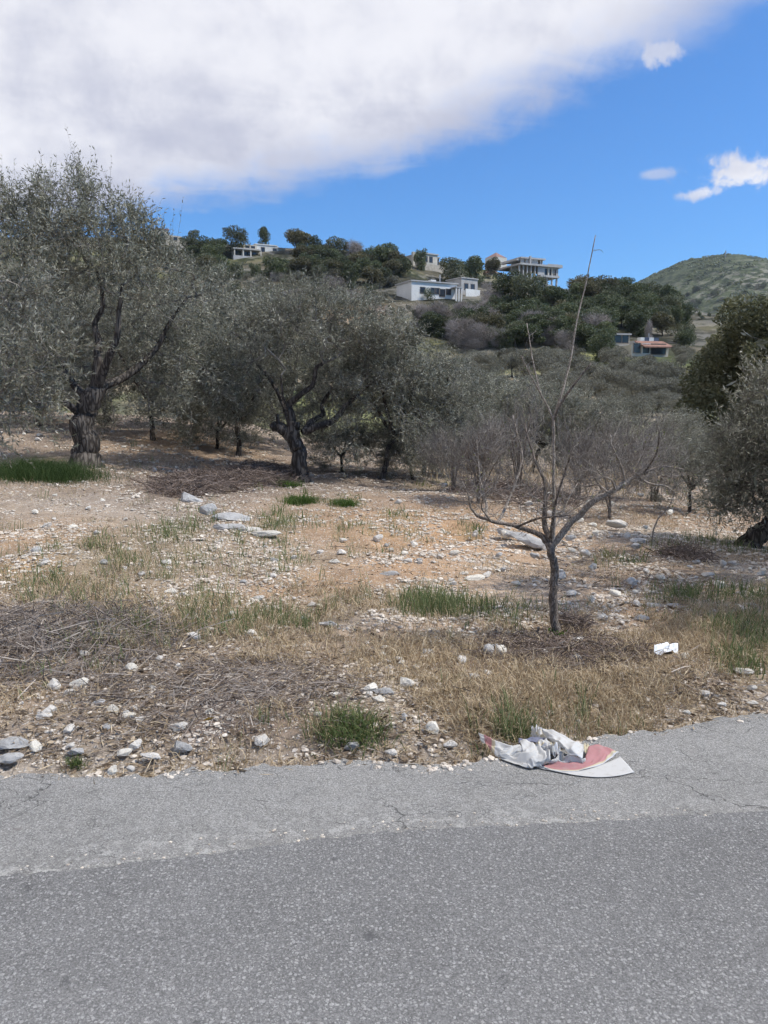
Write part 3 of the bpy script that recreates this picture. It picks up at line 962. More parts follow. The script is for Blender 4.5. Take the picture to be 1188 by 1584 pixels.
# loose stones nobody could tell apart, one by one
r1 = np.random.default_rng(31)
x, y = candidates(5200, 3.15, 20, 1.75, r1, 0.55)
w = 0.20 + 0.9 * Z_PALE(x, y) + 0.45 * Z_ORANGE(x, y) - 0.4 * Z_GREEN(x, y) - 0.5 * Z_FRESH(x, y)
w = w * sstep(0.35, 0.6, fbm(x * 1.3, y * 1.3, 101, 3))
keep = (r1.random(len(x)) < w) & off_road(x, y, 0.04)
x, y = x[keep][:210], y[keep][:210]
sz = 0.014 + 0.036 * r1.random(len(x)) ** 2.2 + 0.0028 * y
for i in range(len(x)):
    kd = 1 if r1.random() < 0.35 else (0 if r1.random() < 0.72 else 2)
    tone = {1: 'white', 0: 'tan', 2: 'grey'}[kd]
    yy = y[i]; xx = x[i] / yy
    row = 'close to the asphalt' if yy < 4.2 else ('level with the bare tree' if yy < 6.2 else ('in mid field' if yy < 10 else 'at the back of the field'))
    side = 'on the left' if xx < -.17 else ('in the middle' if xx < .15 else 'on the right')
    lab = f'small loose {tone} limestone {row}, {side}'
    stone(float(x[i]), float(y[i]), float(sz[i]), kd, lab, 'loose limestones scattered over the field', sink=0.25)

# gravel
mb = MB()
x, y = candidates(150000, 3.1, 24, 1.35, r1, 0.6)
w = 0.16 + 0.42 * sstep(4.5, 7, y) + 0.8 * Z_PALE(x, y) + 0.5 * Z_ORANGE(x, y) - 0.3 * Z_GREEN(x, y) - 0.6 * Z_FRESH(x, y) + 0.35 * np.exp(-np.clip(y - edge_y(x), 0, 9) / 0.12) * (x < 1.2)
w = 0.85 * w * sstep(0.33, 0.62, fbm(x * 1.9, y * 1.9, 111, 3))
spill = 0.10 * r1.random(len(x)) ** 2.5
keep = (r1.random(len(x)) < w) & off_road(x, y, -spill)
x, y = x[keep], y[keep]
# crumbs along the joint between old and newer asphalt
xj = r1.random(420) * 3.2 - 1.9 - 0.6 * r1.random(420)
yj = np.interp(xj, BX, BY) + 0.005 + 0.13 * r1.random(420) ** 2
x = np.concatenate([x, xj]); y = np.concatenate([y, yj])
n = len(x)
sz = np.where(y > 5, 0.0068 + 0.015 * r1.random(n) ** 3, 0.0042 + 0.016 * r1.random(n) ** 4) * (1 + 0.08 * y)
sz[-420:] = 0.002 + 0.008 * r1.random(420) ** 2
for k in range(6):
    tv, tf = ico(0, 200 + k, (1, .75, .55), 0.5)
    tf = tf[(tv[tf][:, :, 2].max(1) > -0.02)]
    ii = np.arange(n)[k::6]
    a = r1.random(len(ii)) * 6.283
    ca, sa = np.cos(a)[:, None], np.sin(a)[:, None]
    vx = tv[None, :, 0] * ca - tv[None, :, 1] * sa; vy = tv[None, :, 0] * sa + tv[None, :, 1] * ca
    s = sz[ii][:, None]
    V = np.stack([vx * s + x[ii][:, None], vy * s + y[ii][:, None], tv[None, :, 2] * s + np.where(off_road(x[ii], y[ii]), tz(x[ii], y[ii]), 0.0)[:, None] + s * 0.2], -1)
    Fc = tf[None] + (np.arange(len(ii)) * len(tv))[:, None, None]
    mb.tris(V.reshape(-1, 3), Fc.reshape(-1, 3), np.repeat(r1.random(len(ii)) * 1.2, len(tf)))
tag(add('gravel', mb.mesh('gravel', MAT['gravel'])), 'pale limestone gravel strewn over the field', 'gravel', kind='stuff')
#@@PART3
# ------------------------------------------------------------------ grass and litter
r2 = np.random.default_rng(55)
mow = lambda x, y: 1 - 0.85 * np.clip(Z_DARK(x, y), 0, 1)
grow('dry_grass', 'straw-coloured dry grass over the field and verge', 95000, lambda x, y: (0.16 + 0.95 * Z_DRY(x, y)) * mow(x, y) * (1 - .6 * Z_FRESH(x, y)), (0.02, 0.12), 0.0032, 0.85, MAT['dry_grass'], r2, 0.7)
grow('sage_grass', 'thin greyish green grass among the stones', 34000, lambda x, y: 0.05 * sstep(1, -2, x) + Z_GREEN(x, y) * 1.0, (0.05, 0.24), 0.0032, 0.4, MAT['sage_grass'], r2, 0.8)
grow('green_grass', 'green grass in loose stands over the field', 13000, lambda x, y: Z_GREEN(x, y) ** 1.8 * 1.0, (0.05, 0.22), 0.0036, 0.4, MAT['green_grass'], r2, 0.6)
grow('fresh_grass', 'lush bright green grass in small patches', 20000, lambda x, y: np.where(Z_FRESH(x, y) > 0.3, Z_FRESH(x, y), 0), (0.06, 0.2), 0.005, 0.5, MAT['fresh_grass'], r2, 0.0, power=1.0)
grow('tall_dry_grass', 'tall brown dry grass along the back of the field', 3500, lambda x, y: 1.0 * np.exp(-((y - 19) / 3.0) ** 2) * sstep(0.3, 1.5, x) * sstep(9, 5, x) + 0.6 * np.exp(-((y - 15.5) / 1.5) ** 2) * sstep(2, 3, x), (0.3, 0.9), 0.006, 0.35, MAT['dry_grass'], r2, 0.3, power=0.5)


def litter(name, label, n, dens, mat, r, lr, wr, cat, twig=False, power=1.9, y1=16):
    x, y = candidates(n, 3.1, y1, power, r, 0.6)
    keep = (r.random(n) < dens(x, y) * sstep(0.25, 0.6, fbm(x * 2.2, y * 2.2, 131, 3))) & off_road(x, y, -0.09 * r.random(n) ** 3)
    x, y = x[keep], y[keep]; n = len(x)
    L = lr[0] + (lr[1] - lr[0]) * r.random(n) ** 2
    th = r.random(n) * 6.283; el = r.normal(0.05, 0.22, n)
    d = np.stack([np.cos(th) * np.cos(el), np.sin(th) * np.cos(el), np.sin(el)], 1)
    p = np.stack([x, y, np.where(off_road(x, y), tz(x, y), 0.0) + 0.004 + r.random(n) * (0.03 if twig else 0.014)], 1)
    mb = MB()
    if twig:
        bend = r.normal(size=(n, 3)) * (L * 0.12)[:, None]; bend[:, 2] *= 0.3
        pts = np.stack([p - d * L[:, None] / 2, p + bend, p + d * L[:, None] / 2], 1)
        rad = (wr[0] + (wr[1] - wr[0]) * r.random(n) ** 2)
        tubes(mb, pts, rad[:, None] * np.array([[1, .9, .5]]), 3, r.random(n))
    else:
        leaves(mb, p, d, L, L * (wr[0] + (wr[1] - wr[0]) * r.random(n)), r)
    return tag(add(name, mb.mesh(name, mat)), label, cat, kind='stuff')


litter('dead_leaves', 'brown dead leaves littering the soil near the road', 150000, lambda x, y: 0.18 + 0.8 * Z_DARK(x, y) + 0.2 * Z_DRY(x, y), MAT['litter'], r2, (0.015, 0.06), (0.15, 0.4), 'leaf litter')
litter('straw_litter', 'broken straw lying flat on the soil', 100000, lambda x, y: 0.22 + 0.6 * Z_DRY(x, y) + 0.3 * Z_DARK(x, y), MAT['dry_grass'], r2, (0.03, 0.12), (0.03, 0.06), 'straw')
litter('fallen_twigs', 'thin dead twigs fallen on the soil near the road', 16000, lambda x, y: 0.04 + 0.75 * Z_DARK(x, y), MAT['dead_twig'], r2, (0.06, 0.3), (0.0012, 0.004), 'twigs', True)


def brush(name, label, px, py, rx, ry, h, n, Lr, mat, seed, rad=(0.0018, 0.006), group=None):
    """heap of cut twigs"""
    r = np.random.default_rng(seed)
    g = G(px, py); a = G(px - rx, py); b = G(px + rx, py); c = G(px, py + ry); d0 = G(px, py - ry)
    sx, sy = (b[0] - a[0]) / 2, (d0[1] - c[1]) / 2
    t = r.random(n) ** 0.6; th = r.random(n) * 6.283
    x = g[0] + sx * t * np.cos(th); y = g[1] + sy * t * np.sin(th)
    ok = off_road(x, y, 0.05); x, y, t = x[ok], y[ok], t[ok]; n = len(x)
    z = tz(x, y) + h * (1 - t ** 1.5) * r.random(n) + 0.01
    L = Lr[0] + (Lr[1] - Lr[0]) * r.random(n) ** 1.5
    az = r.random(n) * 6.283; el = r.normal(0.12, 0.28, n)
    d = np.stack([np.cos(az) * np.cos(el), np.sin(az) * np.cos(el), np.sin(el)], 1)
    p = np.stack([x, y, z], 1)
    k = np.linspace(-0.5, 0.5, 5)
    b1 = r.normal(size=(n, 3)) * (L * 0.22)[:, None]; b2 = r.normal(size=(n, 3)) * (L * 0.10)[:, None]
    pts = p[:, None] + d[:, None] * (L[:, None] * k)[..., None] + b1[:, None] * ((k * 2) ** 2)[None, :, None] * 0.5 + b2[:, None] * np.sin(k * 9)[None, :, None]
    gz = tz(pts[..., 0], pts[..., 1]) + 0.004
    pts[..., 2] = np.maximum(pts[..., 2], gz)
    pts[..., 2] = np.minimum(pts[..., 2], gz + h * 1.5 + 0.02)
    rd = rad[0] + (rad[1] - rad[0]) * r.random(n) ** 2.5
    root = thing(name, label, 'brush heap', (float(g[0]), float(g[1]), float(tz(g[0], g[1]))), group)
    mb = MB(); off = np.array([g[0], g[1], float(tz(g[0], g[1]))])
    tubes(mb, pts - off, rd[:, None] * np.linspace(1, .45, 5)[None], 3, r.random(n))
    o = add('twigs', mb.mesh('twigs', mat), root); o['kind'] = 'stuff'
    return root


brush('brush_heap', 'grey heap of cut twigs at the left border beside the road', 50, 995, 240, 66, 0.075, 1150, (0.12, 0.7), MAT['dead_twig'], 1)
brush('brush_heap', 'loose twigs strewn right of the grey heap', 330, 1065, 220, 55, 0.025, 750, (0.08, 0.4), MAT['dead_twig'], 2, (0.0014, 0.004))
brush('brush_heap', 'dark brown heap of cut branches left of the middle olive trunk', 400, 738, 58, 16, 0.12, 1100, (0.3, 1.0), MAT['brown_brush'], 3, (0.004, 0.011))
brush('brush_heap', 'dark brown heap of cut branches on the field right of the left olive', 310, 750, 68, 18, 0.11, 1100, (0.3, 1.0), MAT['brown_brush'], 4, (0.004, 0.011))
brush('brush_heap', 'brown twigs and litter round the foot of the bare tree', 870, 1003, 140, 26, 0.022, 900, (0.06, 0.3), MAT['brown_brush'], 5, (0.0014, 0.005))
brush('brush_heap', 'tangle of brown prunings right behind the bare trunk foot', 884, 968, 26, 12, 0.07, 260, (0.08, 0.3), MAT['brown_brush'], 6, (0.002, 0.005))
brush('brush_heap', 'low dark prunings under the back shrubs right of the middle olive', 790, 765, 90, 14, 0.2, 900, (0.3, 0.9), MAT['brown_brush'], 7, (0.004, 0.01))
brush('brush_heap', 'dead twigs heaped in the shaded strip at right', 1060, 862, 30, 10, 0.14, 300, (0.1, 0.45), MAT['brown_brush'], 8, (0.003, 0.006))


def tuft(name, label, px, py, w, n, h, mat, seed, lean=0.6, dry=None):
    r = np.random.default_rng(seed)
    g = G(px, py)
    s = w / PXM(g[1])
    x = g[0] + r.normal(size=n) * s * 0.45; y = g[1] + r.normal(size=n) * s * 0.3
    z0 = float(tz(g[0], g[1]))
    mb = MB()
    blades(mb, x, y, h * (0.35 + 0.75 * r.random(n)), np.full(n, 0.0045), np.full(n, lean), r, np.clip(r.normal(.45, .25, n), 0, 1))
    me = mb.mesh(name, mat)
    me.transform(Matrix.Translation((-g[0], -g[1], -z0)))
    return tag(add(name, me, None, (g[0], g[1], z0)), label, 'grass tuft')


tuft('grass_tuft', 'green grass tuft at the roadside behind the oval grey stone', 548, 1140, 66, 420, 0.15, MAT['green_grass'], 11, 0.9)
tuft('grass_tuft', 'dull green tuft right behind the discarded sack', 800, 1140, 36, 240, 0.07, MAT['green_grass'], 12, 0.9)
tuft('grass_tuft', 'small yellow green tuft among verge stones at left', 118, 1186, 14, 160, 0.07, MAT['green_grass'], 13)
tuft('grass_tuft', 'tiny bright green sprig at the edge of the grey heap', 77, 1064, 9, 90, 0.05, MAT['fresh_grass'], 14, 0.9)
tuft('grass_tuft', 'green grass stand in the middle of the field left of the bare tree', 672, 948, 66, 420, 0.24, MAT['sage_grass'], 15, 0.35)

tuft('grass_clump', 'lush thick green grass under the left olive at the border', 62, 736, 100, 7000, 0.34, MAT['dark_grass'], 16, 0.9)
tuft('grass_clump', 'round bright green clump right at the middle olive foot', 446, 754, 20, 900, 0.16, MAT['fresh_grass'], 17, 0.6)
tuft('grass_clump', 'round bright green clump in front of the middle olive', 466, 779, 28, 1100, 0.16, MAT['fresh_grass'], 18, 0.6)
tuft('grass_clump', 'round bright green clump right of the two before the middle olive', 532, 782, 26, 900, 0.14, MAT['fresh_grass'], 19, 0.6)

# fresh shoots at the foot of the bare tree
g = G(862, 988)
r = np.random.default_rng(4)
root = thing('sprout', 'bright green leafy shoots at the foot of the bare tree', 'sprout', (float(g[0]), float(g[1]), float(tz(g[0], g[1]))))
for k in range(9):
    mb = MB()
    az = r.random() * 6.283; ln = 0.03 + 0.035 * r.random()
    d = np.array([math.cos(az) * 0.6, math.sin(az) * 0.6, 1.0]); d /= np.linalg.norm(d)
    b0 = np.array([r.normal() * 0.02, r.normal() * 0.015, 0])
    t = np.linspace(0.15, 1, 7)
    pos = b0 + np.outer(t, d * ln)
    tubes(mb, np.stack([b0, b0 + d * ln])[None], np.array([[0.0015, 0.0008]]), 3, 0.5)
    leaves(mb, pos, r.normal(size=(7, 3)) + d * 0.6, 0.022, 0.015, r)
    add('shoot', mb.mesh('shoot', MAT['fresh_grass']), root)

# ------------------------------------------------------------------ trees
def grow_branches(nodes, anchors, r, bend=0.12, near_bias=0.0):
    """hang every anchor on the nearest piece of wood grown so far; returns paths and child counts"""
    start = len(nodes)
    cap = start + len(anchors) * 3
    Pn = np.zeros((cap, 3)); Pn[:start] = nodes
    par = np.full(cap, -1)
    d0 = np.min(np.linalg.norm(anchors[:, None] - nodes[None], axis=2), axis=1)
    order = np.argsort(d0)
    n = start
    segs = []
    for i in order:
        a = anchors[i]
        D = np.linalg.norm(Pn[:n] - a, axis=1)
        j = int(np.argmin(D))
        b = Pn[j]; L = D[j]
        off = r.normal(size=3) * min(L, 0.8) * bend; off[2] -= L * 0.04
        m1 = b + (a - b) / 3 + off; m2 = b + (a - b) * 2 / 3 + off * 0.8
        Pn[n] = m1; par[n] = j; Pn[n + 1] = m2; par[n + 1] = n; Pn[n + 2] = a; par[n + 2] = n + 1
        segs.append((j, n, n + 1, n + 2))
        n += 3
    cnt = np.zeros(n)
    for s in reversed(segs):
        cnt[s[3]] += 1
        cnt[s[2]] += cnt[s[3]]; cnt[s[1]] += cnt[s[2]]; cnt[s[0]] += cnt[s[1]]
    return Pn[:n], segs, cnt


def ell_points(ells, n, r, shell=0.5):
    """points in a union of ellipsoids (cx,cy,cz,rx,ry,rz), pushed towards the shell"""
    vol = np.array([e[3] * e[4] * e[5] for e in ells]) ** 0.8
    pick = r.choice(len(ells), n, p=vol / vol.sum())
    E = np.array(ells)[pick]
    d = unit(r.normal(size=(n, 3)))
    t = r.random(n) ** (1 / (3 + 3 * shell))
    return E[:, :3] + d * E[:, 3:] * t[:, None]


def foliage(mb_twig, mb_leaf, anchors, centre, r, twigs, tl, leaves_per, ll, lw, rad, up=0.25, out=0.7, rnd=0.8, droop=0.0, shoots=0.0, leafmi=0):
    """leafy twigs at the anchors"""
    n = len(anchors) * twigs
    A = np.repeat(anchors, twigs, 0)
    d = unit(A - centre) * out + r.normal(size=(n, 3)) * rnd
    d[:, 2] += up
    d = unit(d)
    L = tl * (0.55 + 0.8 * r.random(n))
    sh = r.random(n) < shoots
    d[sh] = unit(d[sh] * 0.25 + np.array([0, 0, 1.0])); L[sh] *= 2.0
    A = A + r.normal(size=(n, 3)) * tl * 0.15
    sag = np.zeros((n, 3)); sag[:, 2] = -droop * L
    P0 = A; P1 = A + d * L[:, None] * 0.5 + r.normal(size=(n, 3)) * (L * 0.06)[:, None]; P2 = A + d * L[:, None] + sag
    if mb_twig is not None:
        tubes(mb_twig, np.stack([P0, P1, P2], 1), np.array([[rad, rad * .7, rad * .3]]).repeat(n, 0), 3, r.random(n))
    if leaves_per:
        t = (np.arange(leaves_per) + 0.5) / leaves_per
        t = np.tile(t, (n, 1)) + r.normal(size=(n, leaves_per)) * 0.03
        pos = np.where((t < .5)[..., None], P0[:, None] + (P1 - P0)[:, None] * (t * 2)[..., None], P1[:, None] + (P2 - P1)[:, None] * ((t - .5) * 2)[..., None]).reshape(-1, 3)
        dd = np.repeat(d, leaves_per, 0) * 0.75 + r.normal(size=(n * leaves_per, 3)) * 0.62
        m = len(pos)
        leaves(mb_leaf, pos, dd, ll * (0.65 + 0.6 * r.random(m)), lw * (0.7 + 0.6 * r.random(m)), r, np.clip(r.beta(1.6, 2.0, m) + np.repeat(r.normal(size=len(anchors)) * .17, twigs * leaves_per), 0, 1), leafmi)  # random tone per anchor paints sunlit and shaded sprays into the leaf colour


def limb_mesh(path, r0, r1, seed, sides=10, gnarl=0.10, n=18, flare=0.0, mat='bark_olive', knots=0):
    r = np.random.default_rng(seed)
    p = smooth_path(path, n)
    L = np.linalg.norm(np.diff(p, axis=0), axis=1).sum()
    p[1:-1] += r.normal(size=(n - 2, 3)) * (r0 * gnarl)
    t = np.linspace(0, 1, n)
    R = r0 + (r1 - r0) * t ** 0.8
    R = R * (1 + gnarl * 1.2 * (r.random(n) - 0.5))
    R = R * (1 + flare * np.exp(-t * 9))
    mb = MB()
    tubes(mb, p[None], R[None], sides, 0.5, 0, cap=True, rough=gnarl * 2.2, r=r)
    return mb.mesh('limb', MAT[mat], smooth=True), p


def make_tree(name, label, cat, base, trunk, limbs, ells, seed, n_anchor=420, twigs=8, leaves_per=15, ll=0.062, lw=0.015, tl=0.34, leafmat='olive_leaf', barkmat='bark_olive',
              twigmat='twig_olive', group=None, up=0.25, out=0.6, droop=0.0, shoots=0.0, trad=0.0026, shell=0.5, brad=0.005, bend=0.12, gnarl=0.09, openings=(), anchors=None, flare=0.5, rnd=0.8):
    """trunk and limbs: (path, r0, r1) in metres from the base; ells: crown lobes"""
    r = np.random.default_rng(seed)
    root = thing(name, label, cat, tuple(float(q) for q in base), group)
    nodes = []
    tm, tp = limb_mesh(trunk[0], trunk[1], trunk[2], seed, 14, gnarl, 20, flare, barkmat)
    tm.name = 'trunk'
    add('trunk', tm, root)
    nodes.append(tp[len(tp) * 3 // 4:])
    for k, (pth, a, b) in enumerate(limbs):
        lm, lp = limb_mesh(pth, a, b, seed + k + 1, 9, gnarl * 0.8, 16, 0.0, barkmat)
        add('limb', lm, root)
        nodes.append(lp[4:])
    nodes = np.concatenate(nodes)
    if ells or anchors is not None:
        anc = ell_points(ells, n_anchor, r, shell) if anchors is None else anchors
        for (x0, z0, x1, z1, ymax) in openings:
            anc = anc[~((anc[:, 0] > x0) & (anc[:, 0] < x1) & (anc[:, 2] > z0) & (anc[:, 2] < z1) & (anc[:, 1] < ymax))]
        Pn, segs, cnt = grow_branches(nodes, anc, r, bend)
        mb = MB()
        S = np.array(segs)
        rad = np.minimum(brad * np.sqrt(cnt[S]) ** 0.85, 0.02)
        rad[:, 0] = rad[:, 1]
        tubes(mb, Pn[S], rad, 5, r.random(len(S)))
        centre = np.mean([e[:3] for e in ells], axis=0) - np.array([0, 0, 0.5]) if ells else anc.mean(0)
        ml = MB()
        foliage(mb, ml, anc, centre, r, twigs, tl, leaves_per, ll, lw, trad, up, out, rnd, droop, shoots)
        add('branches', mb.mesh('branches', MAT[twigmat]), root)
        if leaves_per:
            add('crown', ml.mesh('crown', MAT[leafmat]), root)
    return root


def px_path(base, d, pts):
    """(px, py, depth offset) -> metres from the base"""
    return np.array([P(q[0], q[1], d + (q[2] if len(q) > 2 else 0)) for q in pts]) - base


def px_ell(base, d, e):
    """(px, py, rx, ry, depth offset, depth radius)"""
    px, py, rx, ry, dz, rd = e
    s = (d + dz) / F
    c = P(px, py, d + dz) - base
    return (*c, rx * s, rd, ry * s)


# the old olive at the left
b = G(132, 722); d = b[1]
make_tree('olive_tree', 'large old olive with dark thick trunk at the left, tallest of the field', 'olive tree', b,
          (px_path(b, d, [(130, 730), (133, 700), (132, 672), (128, 645), (140, 622), (150, 598)]), 0.27, 0.17),
          [(px_path(b, d, [(146, 606), (150, 570), (152, 530, .1), (147, 500, .2), (160, 470, .2), (150, 420, .3)]), 0.10, 0.03),
           (px_path(b, d, [(150, 600), (165, 560, -.2), (180, 525, -.3), (183, 490, -.3), (190, 440, -.4)]), 0.09, 0.03),
           (px_path(b, d, [(150, 600), (190, 585, .4), (238, 545, .6), (262, 500, .7), (290, 460, .8)]), 0.09, 0.025),
           (px_path(b, d, [(140, 620), (110, 590, .3), (80, 545, .5), (40, 500, .6), (38, 460, .6)]), 0.08, 0.025),
           (px_path(b, d, [(128, 645), (112, 630, -.2), (98, 622, -.3)]), 0.09, 0.05)],
          [px_ell(b, d, e) for e in ((140, 410, 110, 100, .1, 1.2), (60, 420, 80, 110, .2, 1.1), (230, 470, 85, 95, .3, 1.1), (110, 340, 75, 55, 0, .8), (200, 370, 50, 40, .2, .7), (20, 350, 40, 55, .2, .7),
                                     (135, 300, 22, 45, 0, .3), (205, 345, 14, 30, 0, .3), (50, 310, 10, 40, 0, .3), (260, 580, 80, 60, .5, .8), (220, 610, 50, 35, .6, .6), (40, 560, 70, 70, .1, .9), (30, 610, 50, 40, .1, .6), (130, 540, 90, 60, 1.3, .5))],
          11, 600, 11, 10, up=0.45, shoots=0.07, ll=0.074, lw=0.019, openings=[(*px_path(b, d, [(105, 640)])[0][[0, 2]], *px_path(b, d, [(262, 465)])[0][[0, 2]], 0.45)])

# leafy boughs of an olive standing just outside the left border
b = np.array([-5.6, 8.0, float(tz(-5.6, 8.0))]); d = 8.0
make_tree('olive_tree', 'nearest olive, only pale leafy boughs reaching in from the left border', 'olive tree', b,
          (np.array([(0, 0, -.1), (0.05, 0, .5), (0.1, 0, 1.1)]), 0.2, 0.13),
          [(np.array([(0.1, 0, 1.0), (0.6, -.1, 1.5), (1.2, -.1, 1.7), (1.7, -.1, 1.5)]), 0.08, 0.02),
           (np.array([(0.1, 0, 1.0), (0.5, .2, 1.8), (1.0, .2, 2.5), (1.3, .2, 3.0)]), 0.08, 0.02),
           (np.array([(0.1, 0, 1.0), (-.4, .2, 1.8), (-1.0, .2, 2.5)]), 0.08, 0.02)],
          [px_ell(b, d, e) for e in ((55, 580, 55, 50, 0, .5), (30, 640, 45, 40, 0, .5), (15, 520, 50, 50, .2, .5), (20, 420, 45, 60, .2, .5), (70, 545, 45, 30, -.2, .4), (20, 700, 30, 40, -.3, .3))] + [(-.6, 0, 2.2, 1.3, 1.0, 1.0)],
          12, 210, 7, 11, ll=0.068, lw=0.016, up=0.2, out=0.5, trad=0.003)

# the pollarded olive in the middle
b = G(463, 744); d = b[1]
make_tree('olive_tree', 'pollarded olive with twisted trunk and sawn stub in the middle of the field', 'olive tree', b,
          (px_path(b, d, [(464, 750), (463, 725), (462, 700), (455, 682), (452, 664), (455, 652)]), 0.145, 0.125),
          [(px_path(b, d, [(455, 678), (442, 668), (430, 660), (420, 662)]), 0.14, 0.085),
           (px_path(b, d, [(428, 664), (430, 650), (428, 641)]), 0.05, 0.03),
           (px_path(b, d, [(455, 665), (450, 640), (447, 625), (465, 610, -.1), (484, 595, -.1), (488, 570, -.2), (500, 562, -.2)]), 0.085, 0.035),
           (px_path(b, d, [(470, 668), (490, 660), (515, 652, .2), (526, 640, .2), (535, 625, .3), (560, 605, .4), (575, 590, .5), (590, 583, .5)]), 0.085, 0.03),
           (px_path(b, d, [(470, 668), (485, 650, .5), (500, 640, .7), (498, 625, .8), (515, 600, .9)]), 0.07, 0.03),
           (px_path(b, d, [(450, 660), (440, 630, .5), (420, 590, .7), (385, 545, .9), (382, 530, .9), (360, 515, 1)]), 0.06, 0.02),
           (px_path(b, d, [(447, 640), (437, 610, -.3), (435, 580, -.4)]), 0.035, 0.015)],
          [px_ell(b, d, e) for e in ((490, 525, 112, 62, .3, 1.3), (402, 548, 72, 66, .5, 1.1), (585, 560, 68, 50, .5, 1.1), (480, 600, 70, 40, 1.6, .5), (470, 480, 55, 36, 0, .8), (540, 498, 62, 40, .2, .9), (595, 530, 48, 40, .2, .9), (370, 600, 55, 48, .4, .9), (482, 448, 18, 24, 0, .3), (330, 560, 40, 40, .5, .8), (610, 590, 50, 40, 1.0, .7), (350, 620, 45, 40, .9, .7))],
          13, 540, 11, 9, up=0.3, shoots=0.04, ll=0.074, lw=0.018, openings=[(*px_path(b, d, [(405, 690)])[0][[0, 2]], *px_path(b, d, [(612, 548)])[0][[0, 2]], 0.7)])
#@@PART4
# olives behind, each with its own place; two grown forms shared
def proto_olive(seed, label, lean=0.0, small=False):
    r = np.random.default_rng(seed)
    b = np.array([0, 0, -200.0])
    tr = np.array([(0, 0, -.1), (.06 + lean * .3, 0, .4), (.02 + lean * .6, .05, .8), (.1 + lean, 0, 1.15)])
    limbs = []
    for k in range(4):
        a = k * 1.57 + r.random()
        dx, dy = math.cos(a), math.sin(a)
        limbs.append((np.array([tr[-1] - (0, 0, .1), tr[-1] + (dx * .35, dy * .35, .35), tr[-1] + (dx * .7, dy * .7, .95), tr[-1] + (dx * 1.0, dy * 1.0, 1.6)]), 0.075, 0.02))
    ells = [(0, 0, 2.5, 1.6, 1.6, 1.1)] + [(1.2 * math.cos(a), 1.2 * math.sin(a), 2.2 + 0.5 * r.random(), .9, .9, .8) for a in r.random(6) * 6.283] + [(1.45 * math.cos(a), 1.45 * math.sin(a), 1.0 + 0.35 * r.random(), .65, .65, .75) for a in np.arange(7) * .9 + r.random(7) * .4]
    return make_tree('olive_tree', label, 'olive tree', b, (tr, 0.07, 0.055), limbs, ells, seed, 340, 11, 8, ll=0.085, lw=0.021, tl=0.36, up=0.25, trad=0.003, group='olives at the back of the field')


pa = proto_olive(21, 'olive with thin leaning double trunk right behind the middle olive', 0.35)
pb = proto_olive(22, 'small olive with slim trunk left of the middle olive, drooping to the ground')


def place_px(o, px, py, top, rotz, h=4.05, wide=1.0):
    g = G(px, py)
    s = (py - top) * g[1] / F / h
    o.location = (float(g[0]), float(g[1]), float(g[2]))
    o.rotation_euler = (0, 0, rotz)
    o.scale = (s * wide, s * wide, s)
    return o


place_px(pa, 588, 742, 505, 0.4, wide=1.05)
place_px(pb, 369, 706, 480, 1.2, wide=1.0)
OL = [
    (pb, 237, 680, 455, 2.0, 1.0, 'olive with short straight trunk behind the left olive, pale ground below'),
    (pa, 172, 655, 420, 4.0, 1.1, 'olive with spreading trunk half hidden behind the left olive'),
    (pa, 300, 668, 400, 1.0, 1.15, 'olive crown filling the gap between left and middle olive'),
    (pb, 655, 738, 515, 5.0, 0.95, 'olive at the right of the double trunk, above tall dry grass'),
    (pa, 470, 700, 470, 3.0, 1.1, 'olive hidden straight behind the middle olive'),
    (pb, 1066, 792, 655, 0.7, 1.0, 'small olive with dark forked trunk in the back right of the field'),
    (pa, 1010, 745, 615, 2.6, 1.25, 'grey olive at the back between bare tree arm and right olive'),
    (pb, 1130, 750, 640, 3.3, 1.1, 'pale olive at the back beside the right border'),
    (pa, 820, 730, 578, 5.5, 1.25, 'grey olive at the back behind the bare tree'),
    (pb, 900, 735, 595, 1.9, 1.25, 'grey olive at the back right of the bare tree leader'),
    (pa, 745, 725, 560, 0.2, 1.15, 'grey olive at the back left of the bare tree'),
    (pb, 530, 730, 640, 2.2, 1.5, 'low olive bush right behind the middle olive limbs'),
    (pa, 640, 742, 640, 3.9, 1.4, 'low olive bush above the dry grass right of the double trunk'),
    (pb, 335, 694, 590, 5.9, 1.3, 'low drooping olive bush between left and middle olive'),
    (pa, 700, 735, 600, 1.4, 1.2, 'grey olive at the back above the green patch by the dry grass'),
    (pb, 60, 660, 430, 0.9, 1.1, 'olive behind the left border, seen under the leafy boughs'),
]
for src, px, py, top, rz, wd, lab in OL:
    place_px(copy_tree(src, (0, 0, 0), 0, 1, lab), px, py, top, rz, wide=wd)

# the leaning olive at the right border
b = G(1160, 846); d = b[1]
make_tree('olive_tree', 'leaning olive with dark trunk at the right border', 'olive tree', b,
          (px_path(b, d, [(1155, 850), (1163, 838), (1180, 822), (1200, 800), (1215, 775)]), 0.13, 0.09),
          [(px_path(b, d, [(1212, 780), (1200, 730, .2), (1170, 680, .2), (1155, 640, .2), (1160, 600, .2)]), 0.06, 0.015),
           (px_path(b, d, [(1212, 780), (1240, 720, -.2), (1260, 650, -.3), (1255, 590, -.3)]), 0.06, 0.015),
           (px_path(b, d, [(1205, 790), (1175, 760, .4), (1140, 740, .5), (1125, 715, .5)]), 0.05, 0.012)],
          [px_ell(b, d, e) for e in ((1180, 690, 60, 60, 0, .7), (1250, 660, 90, 90, 0, .9), (1150, 730, 45, 45, .2, .6), (1175, 620, 30, 50, 0, .4), (1135, 770, 35, 30, .2, .4), (1240, 760, 70, 60, -.1, .7))],
          14, 330, 8, 12, ll=0.058, lw=0.014, up=0.2, trad=0.0032)
